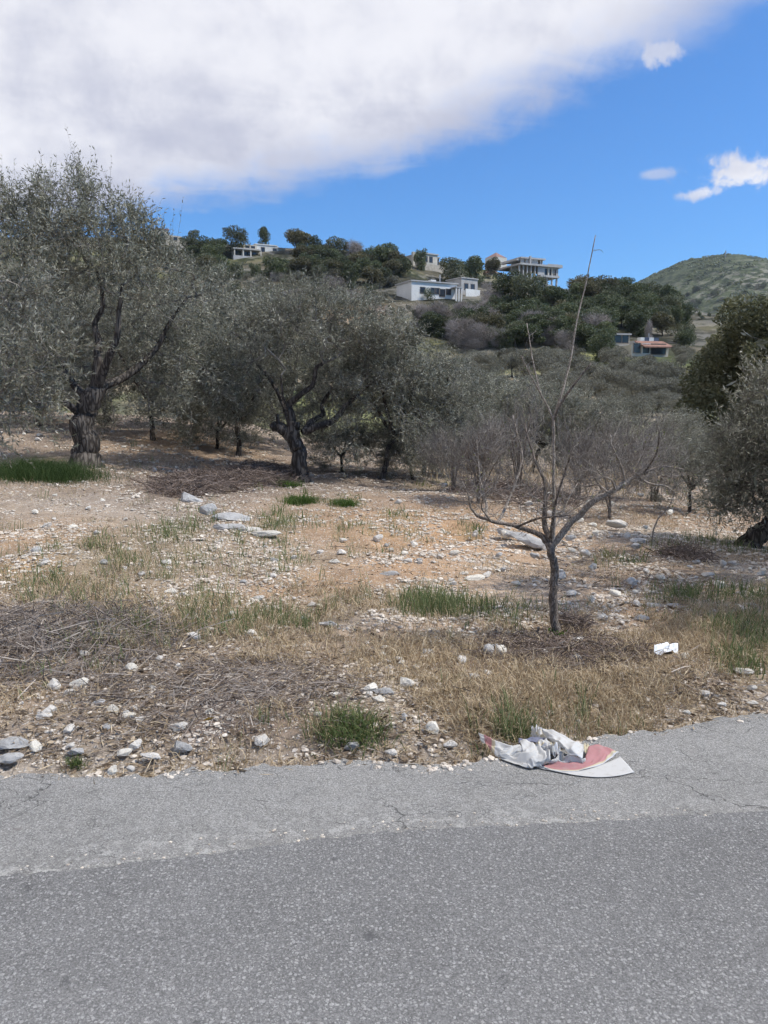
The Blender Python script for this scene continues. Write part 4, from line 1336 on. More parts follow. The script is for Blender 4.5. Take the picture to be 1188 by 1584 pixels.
# an olive outside the right border whose shade falls on the field
b = np.array([5.7, 6.3, float(tz(5.7, 6.3))])
copy_o = copy_tree(pa, tuple(b), 1.0, 1.15, 'olive outside the right border shading the strip of field')


# ------------------------------------------------------------------ bare shrubs behind the bare tree
def make_bare(name, label, cat, base, h, w, seed, stems=6, n_anchor=200, twigs=7, mat='twig_bare', group=None, trunk_r=0.03, trad=0.0022, tl=0.28, ground=0.15, brad=0.0034, leaf=0):
    r = np.random.default_rng(seed)
    root = thing(name, label, cat, tuple(float(q) for q in base), group)
    nodes = []
    for k in range(stems):
        a = r.random() * 6.283; e = w * (0.25 + 0.55 * r.random())
        top = np.array([math.cos(a) * e, math.sin(a) * e, h * (0.6 + 0.25 * r.random())])
        pth = [(math.cos(a) * .04, math.sin(a) * .04, -.08), top * (0.22, 0.22, 0.33), top * (0.6, 0.6, 0.7), top]
        lm, lp = limb_mesh(np.array(pth), trunk_r, trunk_r * .35, seed * 7 + k, 6, 0.2, 10, 0, 'bark_fruit')
        add('stem', lm, root)
        nodes.append(lp[2:])
    nodes = np.concatenate(nodes)
    anc = ell_points([(r.normal() * w * .4, r.normal() * w * .4, h * (.35 + .45 * r.random()), w * (.35 + .4 * r.random()), w * .6, h * (.18 + .2 * r.random())) for _ in range(6)], n_anchor, r, 0.2)
    anc[:, 2] = np.maximum(anc[:, 2], ground)
    Pn, segs, cnt = grow_branches(nodes, anc, r, 0.16)
    mb = MB(); S = np.array(segs)
    rad = np.minimum(brad * np.sqrt(cnt[S]) ** .8, trunk_r * .7); rad[:, 0] = rad[:, 1]
    tubes(mb, Pn[S], rad, 4, r.random(len(S)))
    ml = MB()
    foliage(mb, ml, anc, np.array([0, 0, h * .3]), r, twigs, tl, leaf, 0.03, 0.018, trad, 0.35, 0.7, 0.65)
    add('twigs', mb.mesh('twigs', MAT[mat]), root)
    if leaf:
        add('leaves', ml.mesh('leaves', MAT['olive_leaf']), root)
    return root


SHR = [
    (742, 778, 650, 45, 'bare tangled shrub left behind the bare tree', 61, 'twig_bare', 7),
    (802, 768, 615, 42, 'bare grey shrub directly behind the bare tree leader', 62, 'twig_bare', 7),
    (948, 802, 665, 75, 'small bare fruit tree with forked stems right of the pale arm', 63, 'twig_bare', 3),
    (893, 768, 650, 40, 'bare grey shrub behind the pale arm', 64, 'twig_bare', 6),
    (700, 760, 665, 40, 'low bare shrub right of the dry grass', 65, 'twig_bare', 7),
    (1010, 775, 660, 55, 'bare grey shrub at the back right', 66, 'twig_bare', 6),
]
for px, py, top, hw, lab, sd, mt, st in SHR:
    g = G(px, py)
    make_bare('bare_shrub', lab, 'shrub', g, (py - top) * g[1] / F, hw * g[1] / F, sd, st, 220, 6, mt, trunk_r=0.022, trad=0.0028, tl=0.3)

# the dead branch stuck in the field at the right
g = G(1008, 845); d = g[1]
root = thing('dead_branch', 'thin dead branch sticking up at the upper end of the shaded strip', 'branch', tuple(g))
for pts, a, bb in (([(1008, 845), (1010, 825), (1016, 806), (1030, 790), (1042, 770)], .014, .005), ([(1016, 806), (1022, 792), (1020, 780)], .006, .003)):
    lm, _ = limb_mesh(px_path(g, d, pts), a, bb, 5, 6, .15, 10, 0, 'bark_pale'); add('stem', lm, root)


# ------------------------------------------------------------------ the bare tree
def bare_tree():
    base = G(859, 984); d = float(base[1])
    base[2] = tz(base[0], base[1])
    root = thing('bare_tree', 'young leafless fruit tree with crooked trunk and long upright whip near the road', 'tree', tuple(float(q) for q in base))
    r = np.random.default_rng(99)
    T = lambda pts: px_path(base, d, pts)
    lm, _ = limb_mesh(T([(860, 992), (858, 970), (855, 935), (857, 905), (858, 880), (853, 856), (848, 838)]), 0.029, 0.026, 3, 12, .10, 26, .35, 'bark_fruit')
    lm.name = 'trunk'
    add('trunk', lm, root)
    B = [  # points, r0, r1, material, side twigs
        ([(853, 856), (856, 830), (857, 790), (856, 740), (856, 690), (856, 642)], .017, .011, 'bark_pale', 4),
        ([(856, 645), (868, 612), (881, 565, .05), (892, 497, .08), (907, 437, .1), (921, 364, .12)], .010, .003, 'bark_pale', 1),
        ([(856, 650), (870, 620, -.05), (885, 599, -.1), (900, 580, -.12), (914, 562, -.15)], .009, .005, 'bark_fruit', 2),
        ([(856, 648), (845, 625), (836, 608), (825, 565, .05), (820, 530, .08), (815, 500, .1)], .009, .003, 'bark_pale', 2),
        ([(838, 612), (826, 590, -.1), (815, 570, -.15), (806, 550, -.2)], .006, .003, 'bark_pale', 4),
        ([(848, 838), (842, 810), (843, 780), (842, 746), (832, 722), (821, 693, .1), (812, 655, .15)], .021, .005, 'bark_fruit', 10),
        ([(852, 842), (856, 795, -.1), (864, 762, -.15), (874, 730, -.2), (885, 698, -.25)], .012, .004, 'bark_fruit', 8),
        ([(850, 850), (862, 832), (885, 807), (918, 775, -.05), (951, 757, -.1), (967, 746, -.1)], .026, .017, 'bark_pale', 5),
        ([(967, 746, -.1), (980, 738, -.1), (996, 732, -.12), (1022, 721, -.1), (1058, 726, -.05)], .016, .004, 'bark_pale', 12),
        ([(967, 746, -.1), (962, 725, -.15), (955, 708, -.2), (946, 690, -.2), (944, 672, -.2)], .011, .004, 'bark_pale', 8),
        ([(976, 740, -.1), (985, 720, 0), (994, 700, .1), (998, 682, .1)], .009, .003, 'bark_fruit', 7),
        ([(996, 732, -.12), (1012, 708, -.2), (1018, 690, -.25), (1020, 665, -.3)], .007, .003, 'bark_fruit', 7),
        ([(940, 762, -.1), (925, 750, .1), (905, 752, .2), (885, 742, .3)], .008, .003, 'bark_pale', 7),
        ([(951, 757, -.1), (945, 742, -.25), (930, 735, -.35), (918, 715, -.4)], .008, .003, 'bark_pale', 7),
        ([(985, 736, -.1), (1005, 748, 0), (1030, 752, .05), (1048, 765, .1)], .008, .003, 'bark_pale', 8),
        ([(1010, 726, -.1), (1025, 735, -.2), (1045, 740, -.3)], .006, .002, 'bark_pale', 6),
        ([(848, 840), (836, 827), (812, 818), (786, 811, -.05), (760, 806, -.1), (737, 797, -.1)], .020, .009, 'bark_fruit', 6),
        ([(737, 797, -.1), (728, 785, -.15), (724, 765, -.2), (715, 745, -.2)], .009, .003, 'bark_pale', 7),
        ([(751, 803, -.1), (752, 779, 0), (743, 742, .05), (740, 710, .1), (737, 680, .1)], .009, .003, 'bark_pale', 9),
        ([(770, 808, -.05), (785, 778, .1), (799, 742, .15), (808, 708, .2), (800, 670, .25), (793, 642, .25)], .011, .004, 'bark_pale', 10),
        ([(800, 815), (828, 803, -.2), (850, 800, -.3), (882, 797, -.35), (879, 803, -.35)], .009, .003, 'bark_fruit', 6),
        ([(760, 806, -.1), (745, 785, -.3), (752, 765, -.4), (770, 745, -.45)], .007, .003, 'bark_pale', 7),
        ([(842, 780), (828, 770, -.1), (812, 762, -.2), (800, 755, -.25)], .006, .002, 'bark_pale', 6),
        ([(853, 820), (868, 800, .2), (880, 770, .3), (893, 748, .4)], .008, .003, 'bark_pale', 6),
    ]
    mb = MB(); ml = MB()
    for k, (pts, a, b, mt, nt) in enumerate(B):
        lm, lp = limb_mesh(T(pts), a, b, 300 + k, 8, .12, 16, 0, mt)
        lm.name = 'branch'
        add('branch', lm, root)
        # side twigs
        for q in range(int(nt * 2.4)):
            i = 3 + int(r.random() * (len(lp) - 4))
            tan = unit(lp[min(i + 1, len(lp) - 1)] - lp[i])
            dd = unit(tan * 0.5 + r.normal(size=3) * 0.7 + np.array([0, 0, .3]))
            L = 0.06 + 0.26 * r.random() ** 1.5
            if nt < 6: L *= 0.3
            kk = np.linspace(0, 1, 5)[:, None]
            tw = lp[i] + dd * L * kk + r.normal(size=3) * L * 0.16 * np.sin(kk * 3.1) + np.array([0, 0, .10]) * L * kk ** 2
            r0 = 0.0019 * (0.7 + .6 * r.random())
            tubes(mb, tw[None], (r0 * np.linspace(1, .5, 5))[None], 4, r.random())
            for s in range(3):
                j = 1 + int(r.random() * 3)
                d2 = unit(dd * .5 + r.normal(size=3) * .8); L2 = L * (.25 + .4 * r.random())
                t2 = tw[j] + d2 * L2 * np.linspace(0, 1, 3)[:, None] + r.normal(size=3) * L2 * .1 * np.array([[0], [1], [0]])
                tubes(mb, t2[None], (r0 * .6 * np.array([1, .8, .5]))[None], 3, r.random())
                if r.random() < .22:
                    leaves(ml, t2[-1:] , d2[None], 0.016, 0.010, r, np.array([.6 + .4 * r.random()]))
    add('twigs', mb.mesh('twigs', MAT['twig_bare']), root)
    add('buds', ml.mesh('buds', MAT['green_grass']), root)
    # sawn sucker at the foot
    lm, _ = limb_mesh(T([(828, 992), (831, 980), (833, 970)]), .012, .008, 8, 6, .2, 6, 0, 'bark_fruit')
    add('stump', lm, root)


bare_tree()

# ------------------------------------------------------------------ far vegetation
def clump_tree(name, label, cat, seed, shape, mat, n_leaf, leaf, bark='bark_far', h=8.0, trunk=True, group=None, gap=0.0):
    """far tree in metres (height h): lobes of leaf-sized faces round a forked trunk"""
    r = np.random.default_rng(seed)
    root = thing(name, label, cat, (0, 0, -300), group)
    lob = []
    if shape == 'oak':
        for k in range(13):
            a = r.random() * 6.283; e = 0.28 * h * r.random() ** .5; z = h * (0.12 + 0.72 * r.random() ** .8)
            lob.append((e * math.cos(a), e * math.sin(a), z, *(h * np.array([.2, .2, .16]) * (0.7 + .5 * r.random()))))
        lob.append((0, 0, h * .62, h * .27, h * .27, h * .27)); th = 0.4
    elif shape == 'pine':
        for k in range(14):
            a = r.random() * 6.283; e = 0.40 * h * r.random() ** .6; z = h * (0.38 + 0.20 * r.random() + 0.27 * (1 - (e / (.42 * h)) ** 2))
            lob.append((e * math.cos(a), e * math.sin(a), z, *(h * np.array([.18, .18, .11]) * (0.7 + .5 * r.random()))))
        th = 0.6
    elif shape == 'cypress':
        for k in range(12):
            z = h * (0.1 + 0.8 * k / 11); w = h * 0.11 * (1 - (k / 13) ** 2) + .1
            lob.append((r.normal() * .12, r.normal() * .12, z, w, w, h * .1)); 
        th = 0.3
    elif shape == 'wide':
        for k in range(22):
            a = r.random() * 6.283; e = 0.42 * h * r.random() ** .5; z = h * (0.22 + 0.62 * r.random() * (1 - .5 * (e / (.42 * h)) ** 2))
            lob.append((e * math.cos(a), e * math.sin(a), z, *(h * np.array([.16, .16, .13]) * (0.6 + .7 * r.random()))))
        th = 0.3
    elif shape == 'olive':
        for k in range(9):
            a = r.random() * 6.283; e = 0.34 * h * r.random() ** .5; z = h * (0.5 + 0.28 * r.random())
            lob.append((e * math.cos(a), e * math.sin(a), z, *(h * np.array([.22, .22, .18]) * (0.7 + .5 * r.random()))))
        th = 0.45
    else:  # bush
        for k in range(8):
            a = r.random() * 6.283; e = 0.42 * h * r.random() ** .5; z = h * (0.25 + 0.4 * r.random())
            lob.append((e * math.cos(a), e * math.sin(a), z, *(h * np.array([.32, .32, .28]) * (0.6 + .5 * r.random()))))
        th = 0.15
    if shape in ('oak', 'pine', 'wide'):  # loose outer sprays make the outline ragged
        for k in range(14):
            l = lob[int(r.random() * len(lob))]; dv = unit(r.normal(size=3)); dv[2] = abs(dv[2]) * .8
            lob.append((l[0] + dv[0] * l[3] * 1.05, l[1] + dv[1] * l[4] * 1.05, l[2] + dv[2] * l[5] * 1.05, l[3] * .38, l[4] * .38, l[5] * .42))
    pts = ell_points(lob, n_leaf, r, 1.2)
    # every spray has its own tone: light tips, dark hollows left open
    tone = vnoise(pts[:, 0] * 9 / h + 50, (pts[:, 1] + pts[:, 2] * 1.3) * 9 / h + 50, seed)
    keep = r.random(n_leaf) < sstep(0.12 + gap, 0.42 + gap, vnoise(pts[:, 0] * 6 / h + 10, (pts[:, 2] - pts[:, 1]) * 6 / h + 10, seed + 3) + .12)
    pts, tone = pts[keep], tone[keep]
    ml = MB()
    cen = np.array([0, 0, h * .45])
    dd = unit(pts - cen) * .6 + r.normal(size=pts.shape) * .7
    if mat == 'bare_far':
        p2 = np.stack([pts, pts + unit(dd) * leaf * 2.2 * (0.5 + r.random((len(pts), 1)))], 1)
        tubes(ml, p2, np.tile(np.array([[.05, .02]]), (len(pts), 1)) * leaf, 3, np.clip(tone + r.normal(size=len(pts)) * .2, 0, 1))
    else:
        leaves(ml, pts, dd, leaf * (0.6 + .8 * r.random(len(pts))), leaf * .55, r, np.clip(tone * .8 + r.normal(size=len(pts)) * .18 + .08, 0, 1))
    mb = MB()
    tr = h * .028
    top = np.array([r.normal() * .03 * h, r.normal() * .03 * h, h * th])
    tubes(mb, smooth_path([(0, 0, -h * .1), top * (.3, .3, .5), top], 6)[None], (np.linspace(1.2, .8, 6) * tr)[None], 6)
    for l in lob[:7]:
        q = np.array(l[:3])
        tubes(mb, smooth_path([top, (top + q) / 2 + (0, 0, -.03 * h), q], 5)[None], (np.linspace(.7, .2, 5) * tr)[None], 4)
    add('trunk', mb.mesh('trunk', MAT[bark]), root)
    add('crown', ml.mesh('crown', MAT[mat]), root)
    return root


proto_h = 8.0
OAK = [clump_tree('oak_tree', '', 'tree', 400 + k, 'oak', ('oak_leaf', 'oak_leaf_light', 'oak_leaf', 'oak_leaf_brown')[k], 5200, 0.42, h=proto_h, gap=.05) for k in range(4)]
PINE = [clump_tree('pine_tree', '', 'tree', 420 + k, 'pine', 'pine_leaf', 5200, 0.40, h=proto_h) for k in range(2)]
CYP = [clump_tree('cypress_tree', '', 'tree', 430, 'cypress', 'cypress_leaf', 2500, 0.36, h=proto_h)]
BARE = [clump_tree('bare_tree', '', 'tree', 440 + k, 'oak', 'bare_far', 3600, 0.62, h=proto_h) for k in range(2)]
BUSH = [clump_tree('bush', '', 'bush', 450 + k, 'bush', ('olive_leaf_far', 'oak_leaf', 'bare_far')[k], 2200, 0.42, h=proto_h) for k in range(3)]
GROVE = [clump_tree('olive_tree', '', 'olive tree', 460 + k, 'olive', 'olive_leaf_far', 6000, 0.26, h=proto_h) for k in range(3)]
used = set()


def put(src, px, py, top, label, group=None, wide=1.0, rot=None, hf=1.0):
    g = G(px, py)
    s = (py - top) * g[1] / F / (proto_h * hf)
    rot = random.random() * 6.283 if rot is None else rot
    if src.name in used:
        o = copy_tree(src, (0, 0, 0), 0, 1, label, group)
    else:
        used.add(src.name); o = src; tag(o, label, None, group)
    s *= 1.13
    o.location = (float(g[0]), float(g[1]), float(g[2]) - 0.13 * proto_h * s); o.rotation_euler = (0, 0, rot); o.scale = (s * wide * .9, s * wide * .9, s)
    return o


# the great dark evergreen at the right
g = G(1150, 700)
big = clump_tree('evergreen_tree', 'huge dark evergreen tree behind the right olives', 'tree', 480, 'oak', 'cypress_leaf', 52000, 0.17, h=8.0)
gx = P(1188, 640, 34.0)
big.location = (float(gx[0]) + .3, 34.0, float(tz(gx[0], 34.0)) - .2)
big.scale = (1.12, 1.12, 1.0)
b2 = clump_tree('evergreen_tree', 'brownish green evergreen rising behind the huge dark one at the right border', 'tree', 481, 'wide', 'oak_leaf', 16000, 0.26, h=8.4)
gx = P(1200, 640, 42.0)
b2.location = (float(gx[0]) + 1.5, 42.0, float(tz(gx[0], 42.0)))
b2.scale = (1.15, 1.15, 1.05)

SKY_TREES = [  # src, px, base, top, wide, label
    (OAK[1], 363, 394, 353, 1.15, 'round dark pine on the ridge left of the grey terrace house'),
    (OAK[0], 325, 402, 367, 1.25, 'broad dark oak below the round pine on the left ridge'),
    (OAK[2], 408, 384, 349, .6, 'thin dark tree poking above the white house on the ridge'),
    (OAK[3], 462, 392, 355, 1.3, 'wide umbrella pine behind the white house on the ridge'),
    (OAK[0], 487, 396, 365, .8, 'small round pine right of the wide umbrella pine'),
    (OAK[1], 523, 408, 369, 1.1, 'dark oak on the skyline left of the purplish bare tree'),
    (BARE[1], 549, 405, 375, 1.0, 'purplish bare tree on the skyline between two oaks'),
    (OAK[2], 592, 420, 375, 1.2, 'tall dark oak on the skyline left of the stone house'),
    (OAK[3], 616, 425, 388, 1.0, 'lower dark oak joined to the tall one by the stone house'),
    (OAK[0], 651, 418, 385, .75, 'dark feathery tree standing before the stone house'),
    (OAK[1], 704, 440, 398, 1.2, 'oak between stone house and red roofed house, left one'),
    (OAK[2], 733, 438, 396, 1.1, 'oak between stone house and red roofed house, right one'),
    (OAK[3], 762, 432, 400, .9, 'dark oak before the red roofed tower house'),
    (OAK[0], 786, 480, 421, 1.15, 'tall oak left below the unfinished concrete building'),
    (OAK[1], 814, 488, 426, 1.1, 'oak straight below the unfinished concrete building'),
    (OAK[2], 897, 480, 434, 1.0, 'oak right of the unfinished concrete building'),
    (OAK[3], 915, 482, 436, 1.1, 'oak on the skyline where the ridge begins to fall'),
    (OAK[0], 945, 490, 445, 1.0, 'oak further down the falling ridge'),
    (PINE[1], 852, 496, 440, 1.1, 'pine under the right end of the concrete building'),
    (CYP[0], 1047, 505, 464, 1.3, 'dark cypress against the rocky slope'),
    (BARE[0], 1003, 530, 497, .4, 'pale bare pole of a tree above the valley house'),
    (OAK[1], 300, 382, 355, .8, 'oak in front of the stone ruin on the left ridge'),
    (OAK[2], 985, 520, 480, 1.1, 'dark oak behind the valley house, left'),
    (OAK[3], 1025, 520, 482, 1.1, 'dark oak behind the valley house, right'),
    (OAK[0], 930, 560, 512, 1.0, 'round dark oak at the hill foot left of the valley house'),
    (BUSH[1], 662, 465, 443, .8, 'dark bush in front of the white flat house'),
]
for src, px, py, top, wd, lab in SKY_TREES:
    put(src, px, py, top, lab, 'trees on the ridge', wd)

r5 = random.Random(8)


def in_poly(x, y, poly):
    c = False; j = len(poly) - 1
    for i in range(len(poly)):
        xi, yi = poly[i]; xj, yj = poly[j]
        if (yi > y) != (yj > y) and x < (xj - xi) * (y - yi) / (yj - yi) + xi: c = not c
        j = i
    return c


def fill(poly, n, srcs, hpx, label, group, wide=(0.9, 1.3), mind=10, holes=()):
    xs = [p[0] for p in poly]; ys = [p[1] for p in poly]
    done = []
    for _ in range(n * 40):
        if len(done) >= n: break
        x = r5.uniform(min(xs), max(xs)); y = r5.uniform(min(ys), max(ys))
        if not in_poly(x, y, poly): continue
        if any(abs(x - a) < mind and abs(y - b) < mind * .6 for a, b in done): continue
        hh = r5.uniform(*hpx)
        if any(abs(x - hx) < hw + hh * .45 and y - hh < hy2 and y > hy1 for hx, hw, hy1, hy2 in holes): continue
        done.append((x, y))
        s = r5.choice(srcs)
        fx = (x - min(xs)) / (max(xs) - min(xs)); fy = (y - min(ys)) / (max(ys) - min(ys))
        side = ('leftmost quarter', 'left of centre', 'right of centre', 'rightmost quarter')[min(3, int(fx * 4))]
        row = ('upper row', 'middle row', 'lower row')[min(2, int(fy * 3))]
        put(s, x, y, y - hh, f'{label}, {row}, {side}', group, r5.uniform(*wide))


HOUSES = [(668, 50, 435, 468), (725, 18, 430, 458), (665, 28, 392, 420), (830, 44, 400, 450), (1000, 42, 512, 556), (380, 28, 376, 402), (425, 30, 374, 396), (775, 16, 388, 428), (545, 14, 468, 492)]
fill([(640, 480), (760, 480), (960, 462), (1060, 500), (1060, 540), (930, 545), (760, 540), (660, 520)], 105, OAK + PINE, (30, 48), 'dark evergreen in the slope wood below the houses', 'wood on the slope', (0.95, 1.35), 10, HOUSES)
fill([(290, 392), (480, 402), (640, 428), (640, 448), (330, 430), (290, 420)], 42, OAK, (20, 34), 'dark evergreen in the belt under the ridge at left', 'belt of trees under the left ridge', (1.0, 1.5), 10, HOUSES)
fill([(300, 386), (520, 392), (640, 412), (640, 420), (300, 398)], 26, OAK + BUSH[1:2], (11, 20), 'low dark tree or bush along the ridge line', 'low growth along the ridge', (1.1, 1.7), 9, HOUSES)
fill([(640, 470), (760, 470), (800, 540), (660, 540)], 14, BARE, (26, 44), 'bare grey tree among the evergreens on the slope', 'bare trees on the slope', (1.0, 1.4), 15, HOUSES)
fill([(820, 500), (1040, 520), (1040, 545), (820, 550)], 8, BARE, (24, 40), 'bare grey tree at the foot of the wood', 'bare trees at the wood foot', (1.0, 1.4), 15, HOUSES)
fill([(330, 432), (640, 432), (660, 530), (560, 540), (330, 500)], 95, [BUSH[0], BUSH[2], BUSH[0], BUSH[1]], (10, 26), 'low bush on the scrubby slope at left', 'scrub on the left slope', (0.9, 1.4), 9, HOUSES)
fill([(600, 440), (900, 440), (900, 480), (640, 475)], 18, [BUSH[0], BUSH[2], BUSH[1]], (10, 20), 'low bush between the houses on the slope', 'scrub between the houses', (0.9, 1.4), 9, HOUSES)
fill([(230, 395), (330, 395), (330, 430), (230, 430)], 10, [BUSH[0], BUSH[1]], (14, 26), 'low bush below the stone ruin', 'scrub below the ruin', (1., 1.4), 9)
fill([(690, 568), (1060, 562), (1060, 655), (690, 660)], 118, GROVE, (26, 46), 'grey olive in the grove on the valley floor', 'olive grove in the valley', (1.0, 1.4), 11, [(1000, 34, 512, 546)])
fill([(940, 552), (1060, 548), (1060, 566), (940, 566)], 9, GROVE, (20, 30), 'grey olive below the valley house', 'olives below the valley house', (1., 1.3), 12, [(1000, 40, 500, 553)])
fill([(980, 452), (1188, 432), (1188, 505), (1060, 505)], 60, [BUSH[1], BUSH[0], OAK[0]], (5, 11), 'small dark shrub on the rocky far slope', 'shrubs on the far slope', (1., 1.6), 6)
for s in OAK + PINE + CYP + BARE + BUSH + GROVE:
    if s.name not in used:
        for c in list(s.children): bpy.data.objects.remove(c)
        bpy.data.objects.remove(s)

# fine scrub of the mountain
mb = MB(); r6 = np.random.default_rng(66)
n = 16000
y = 420 + 900 * r6.random(n) ** 1.2; x = y * (0.22 + 0.36 * r6.random(n))
keep = fbm(x * .02, y * .02, 201, 4) > .45
x, y = x[keep], y[keep]; n = len(x)
pos = np.stack([x, y, tz(x, y)], 1)
sz = 1.0 + 1.8 * r6.random(n) ** 2
tv = np.array([(1, 0, 0), (-1, 0, 0), (0, 1, 0), (0, -1, 0), (0, 0, .8)]); tf = np.array([(0, 2, 4), (2, 1, 4), (1, 3, 4), (3, 0, 4)])
V = pos[:, None] + tv[None] * sz[:, None, None] * (0.7 + .6 * r6.random((n, len(tv), 1)))
mb.tris(V.reshape(-1, 3), (tf[None] + (np.arange(n) * len(tv))[:, None, None]).reshape(-1, 3), np.repeat(r6.random(n), len(tf)))
tag(add('scrub', mb.mesh('scrub', MAT['oak_leaf'])), 'dark scrub dotted over the far mountain', 'scrub', kind='stuff')
#@@PART5
# ------------------------------------------------------------------ buildings on the hill
MAT['white_wall'] = plain_mat('white_wall', (0.74, 0.73, 0.69), 0.16, 0.35, bstr=0.1)
MAT['stone_wall'] = plain_mat('stone_wall', (0.52, 0.46, 0.37), 0.32, 1.4, bstr=0.3, bdist=0.05)
MAT['cream_wall'] = plain_mat('cream_wall', (0.60, 0.55, 0.46), 0.2, 0.6, bstr=0.1)
MAT['concrete'] = plain_mat('concrete', (0.47, 0.455, 0.435), 0.22, 0.5, bstr=0.2)
MAT['grey_wall'] = plain_mat('grey_wall', (0.46, 0.44, 0.41), 0.3, 0.6, bstr=0.1)
MAT['red_tile'] = plain_mat('red_tile', (0.30, 0.165, 0.12), 0.35, 1.5, bstr=0.2)
MAT['pane'] = plain_mat('pane', (0.035, 0.04, 0.05), 0.3, 1.0, rough=0.15, bstr=0.0, spec=0.5)
MAT['dark_frame'] = plain_mat('dark_frame', (0.20, 0.17, 0.14), 0.3, 2.0)
MAT['white_frame'] = plain_mat('white_frame', (0.6, 0.6, 0.58), 0.2, 2.0)
MAT['metal'] = plain_mat('metal', (0.35, 0.36, 0.38), 0.2, 2.0, rough=0.5)
MAT['tank_blue'] = plain_mat('tank_blue', (0.08, 0.10, 0.15), 0.2, 2.0, rough=0.5)


class House:
    def __init__(self, name, label, px, py, rot=0.0, depth=None, cat='house', hidden=3.0):
        g = G(px, py)
        self.g = g; self.s = g[1] / F
        self.root = thing(name, label, cat, tuple(float(q) for q in g), None, rot)
        self.d = hidden

    def part(self, name, boxes, mat, parent=None):
        mb = MB()
        for b in boxes:
            mb.box(b[:3], b[3:])
        return add(name, mb.mesh(name, MAT[mat]), parent or self.root)

    def wall(self, x0, x1, y0, y1, z0, z1, mat, name='wall'):
        return self.part(name, [(x0, y0, z0, x1, y1, z1)], mat)

    def window(self, x, z, w, h, y, fr='dark_frame', name='window', side=None):
        """window in a wall facing -y (or +x when side is given)"""
        t = 0.12
        if side is None:
            f = [(x - w / 2 - t, y - .06, z - t, x - w / 2, y + .05, z + h + t), (x + w / 2, y - .06, z - t, x + w / 2 + t, y + .05, z + h + t),
                 (x - w / 2, y - .06, z + h, x + w / 2, y + .05, z + h + t), (x - w / 2, y - .10, z - t, x + w / 2, y + .05, z)]
            p = [(x - w / 2, y - .02, z, x + w / 2, y + .03, z + h)]
        else:
            yy = x
            f = [(y - .05, yy - w / 2 - t, z - t, y + .06, yy - w / 2, z + h + t), (y - .05, yy + w / 2, z - t, y + .06, yy + w / 2 + t, z + h + t),
                 (y - .05, yy - w / 2, z + h, y + .06, yy + w / 2, z + h + t), (y - .05, yy - w / 2, z - t, y + .10, yy + w / 2, z)]
            p = [(y - .03, yy - w / 2, z, y + .02, yy + w / 2, z + h)]
        o = self.part(name, f, fr)
        self.part('pane', p, 'pane', o)

    def hip(self, x0, x1, y0, y1, z, h, over, mat='red_tile', ridge=0.0):
        mb = MB()
        x0 -= over; x1 += over; y0 -= over; y1 += over
        cx, cy = (x0 + x1) / 2, (y0 + y1) / 2
        v = [(x0, y0, z), (x1, y0, z), (x1, y1, z), (x0, y1, z), (cx - ridge, cy, z + h), (cx + ridge, cy, z + h), (x0, y0, z - .15), (x1, y0, z - .15), (x1, y1, z - .15), (x0, y1, z - .15)]
        mb.quads(v, [(0, 1, 5, 4), (2, 3, 4, 5), (0, 6, 7, 1), (1, 7, 8, 2), (2, 8, 9, 3), (3, 9, 6, 0), (6, 9, 8, 7)])
        mb.tris(v, [(1, 2, 5), (3, 0, 4)])
        return add('roof', mb.mesh('roof', MAT[mat]), self.root)


# white flat house with windows and stilts
h = House('house', 'long white flat-roofed house with open stilts on the mid slope', 672, 463, 0.45); s = h.s; W = 39 * s; H = 24 * s
h.wall(-W, W, 0, 8, -h.d, H, 'white_wall')
h.part('roof', [(-W - .3, -.35, H, W + .3, 8.3, H + .28)], 'concrete')
for fx in (-.52, -.05, .12, .62):
    h.window(fx * W, H * .34, 1.3, 1.3, 0)
h.window(.34 * W, H * .2, 1.5, 1.7, 0, 'dark_frame')
h.part('porch', [(W * .72, -2.4, H * .72, W + .2, -.02, H * .78)], 'concrete')
for k in range(3):
    h.part('column', [(W * (.74 + .12 * k), -2.3, -h.d, W * (.74 + .12 * k) + .3, -2.0, H * .72)], 'white_wall')
h.part('roof_pipe', [(W * .5, 3, H + .28, W * .5 + .2, 3.2, H + 2.6)], 'metal')
h.part('water_tank', [(W * .2, 4, H + .28, W * .2 + 1.4, 5.4, H + 1.4)], 'white_wall')

h = House('house', 'grey rendered annex right of the long white flat house', 726, 456, 0.6); s = h.s; W = 16 * s; H = 23 * s
h.wall(-W, W, 0, 6, -h.d, H, 'grey_wall')
h.part('roof', [(-W - .2, -.2, H, W + .2, 6.2, H + .25)], 'concrete')
h.window(-W * .4, H * .3, 1.2, 1.5, 0); h.window(W * .4, H * .3, 1.2, 1.5, 0)
h.part('parapet', [(-W, -1.9, -h.d, W * .7, -1.6, H * .28)], 'white_wall')

# stone house with chimney pillar
h = House('house', 'square stone house with flat roof and one pillar on the skyline', 668, 417, 0.6); s = h.s; W = 19 * s; H = 23 * s
h.wall(-W, W * .55, 0, 9, -h.d, H * .92, 'cream_wall')
h.wall(W * .55 + .002, W, 1.4, 9, -h.d, H * .84, 'cream_wall')
h.part('roof', [(-W - .3, -.3, H * .92, W * .55 + .3, 9.3, H)], 'concrete')
h.part('roof', [(W * .55 + .32, 1.1, H * .84, W + .3, 9.3, H * .9)], 'concrete')
h.window(-W * .1, H * .45, 1.2, 1.6, 0); h.window(-W * .6, H * .45, 1.2, 1.6, 0)
h.window(W * .78, H * .3, 1.3, 2.2, 1.4)
h.part('pillar', [(-W * 1.65, 1, -h.d, -W * 1.45, 1.9, H * 1.02)], 'cream_wall')
h.part('terrace_wall', [(-W * 1.3, -3.2, -h.d, W * .9, -2.6, H * .18)], 'stone_wall')

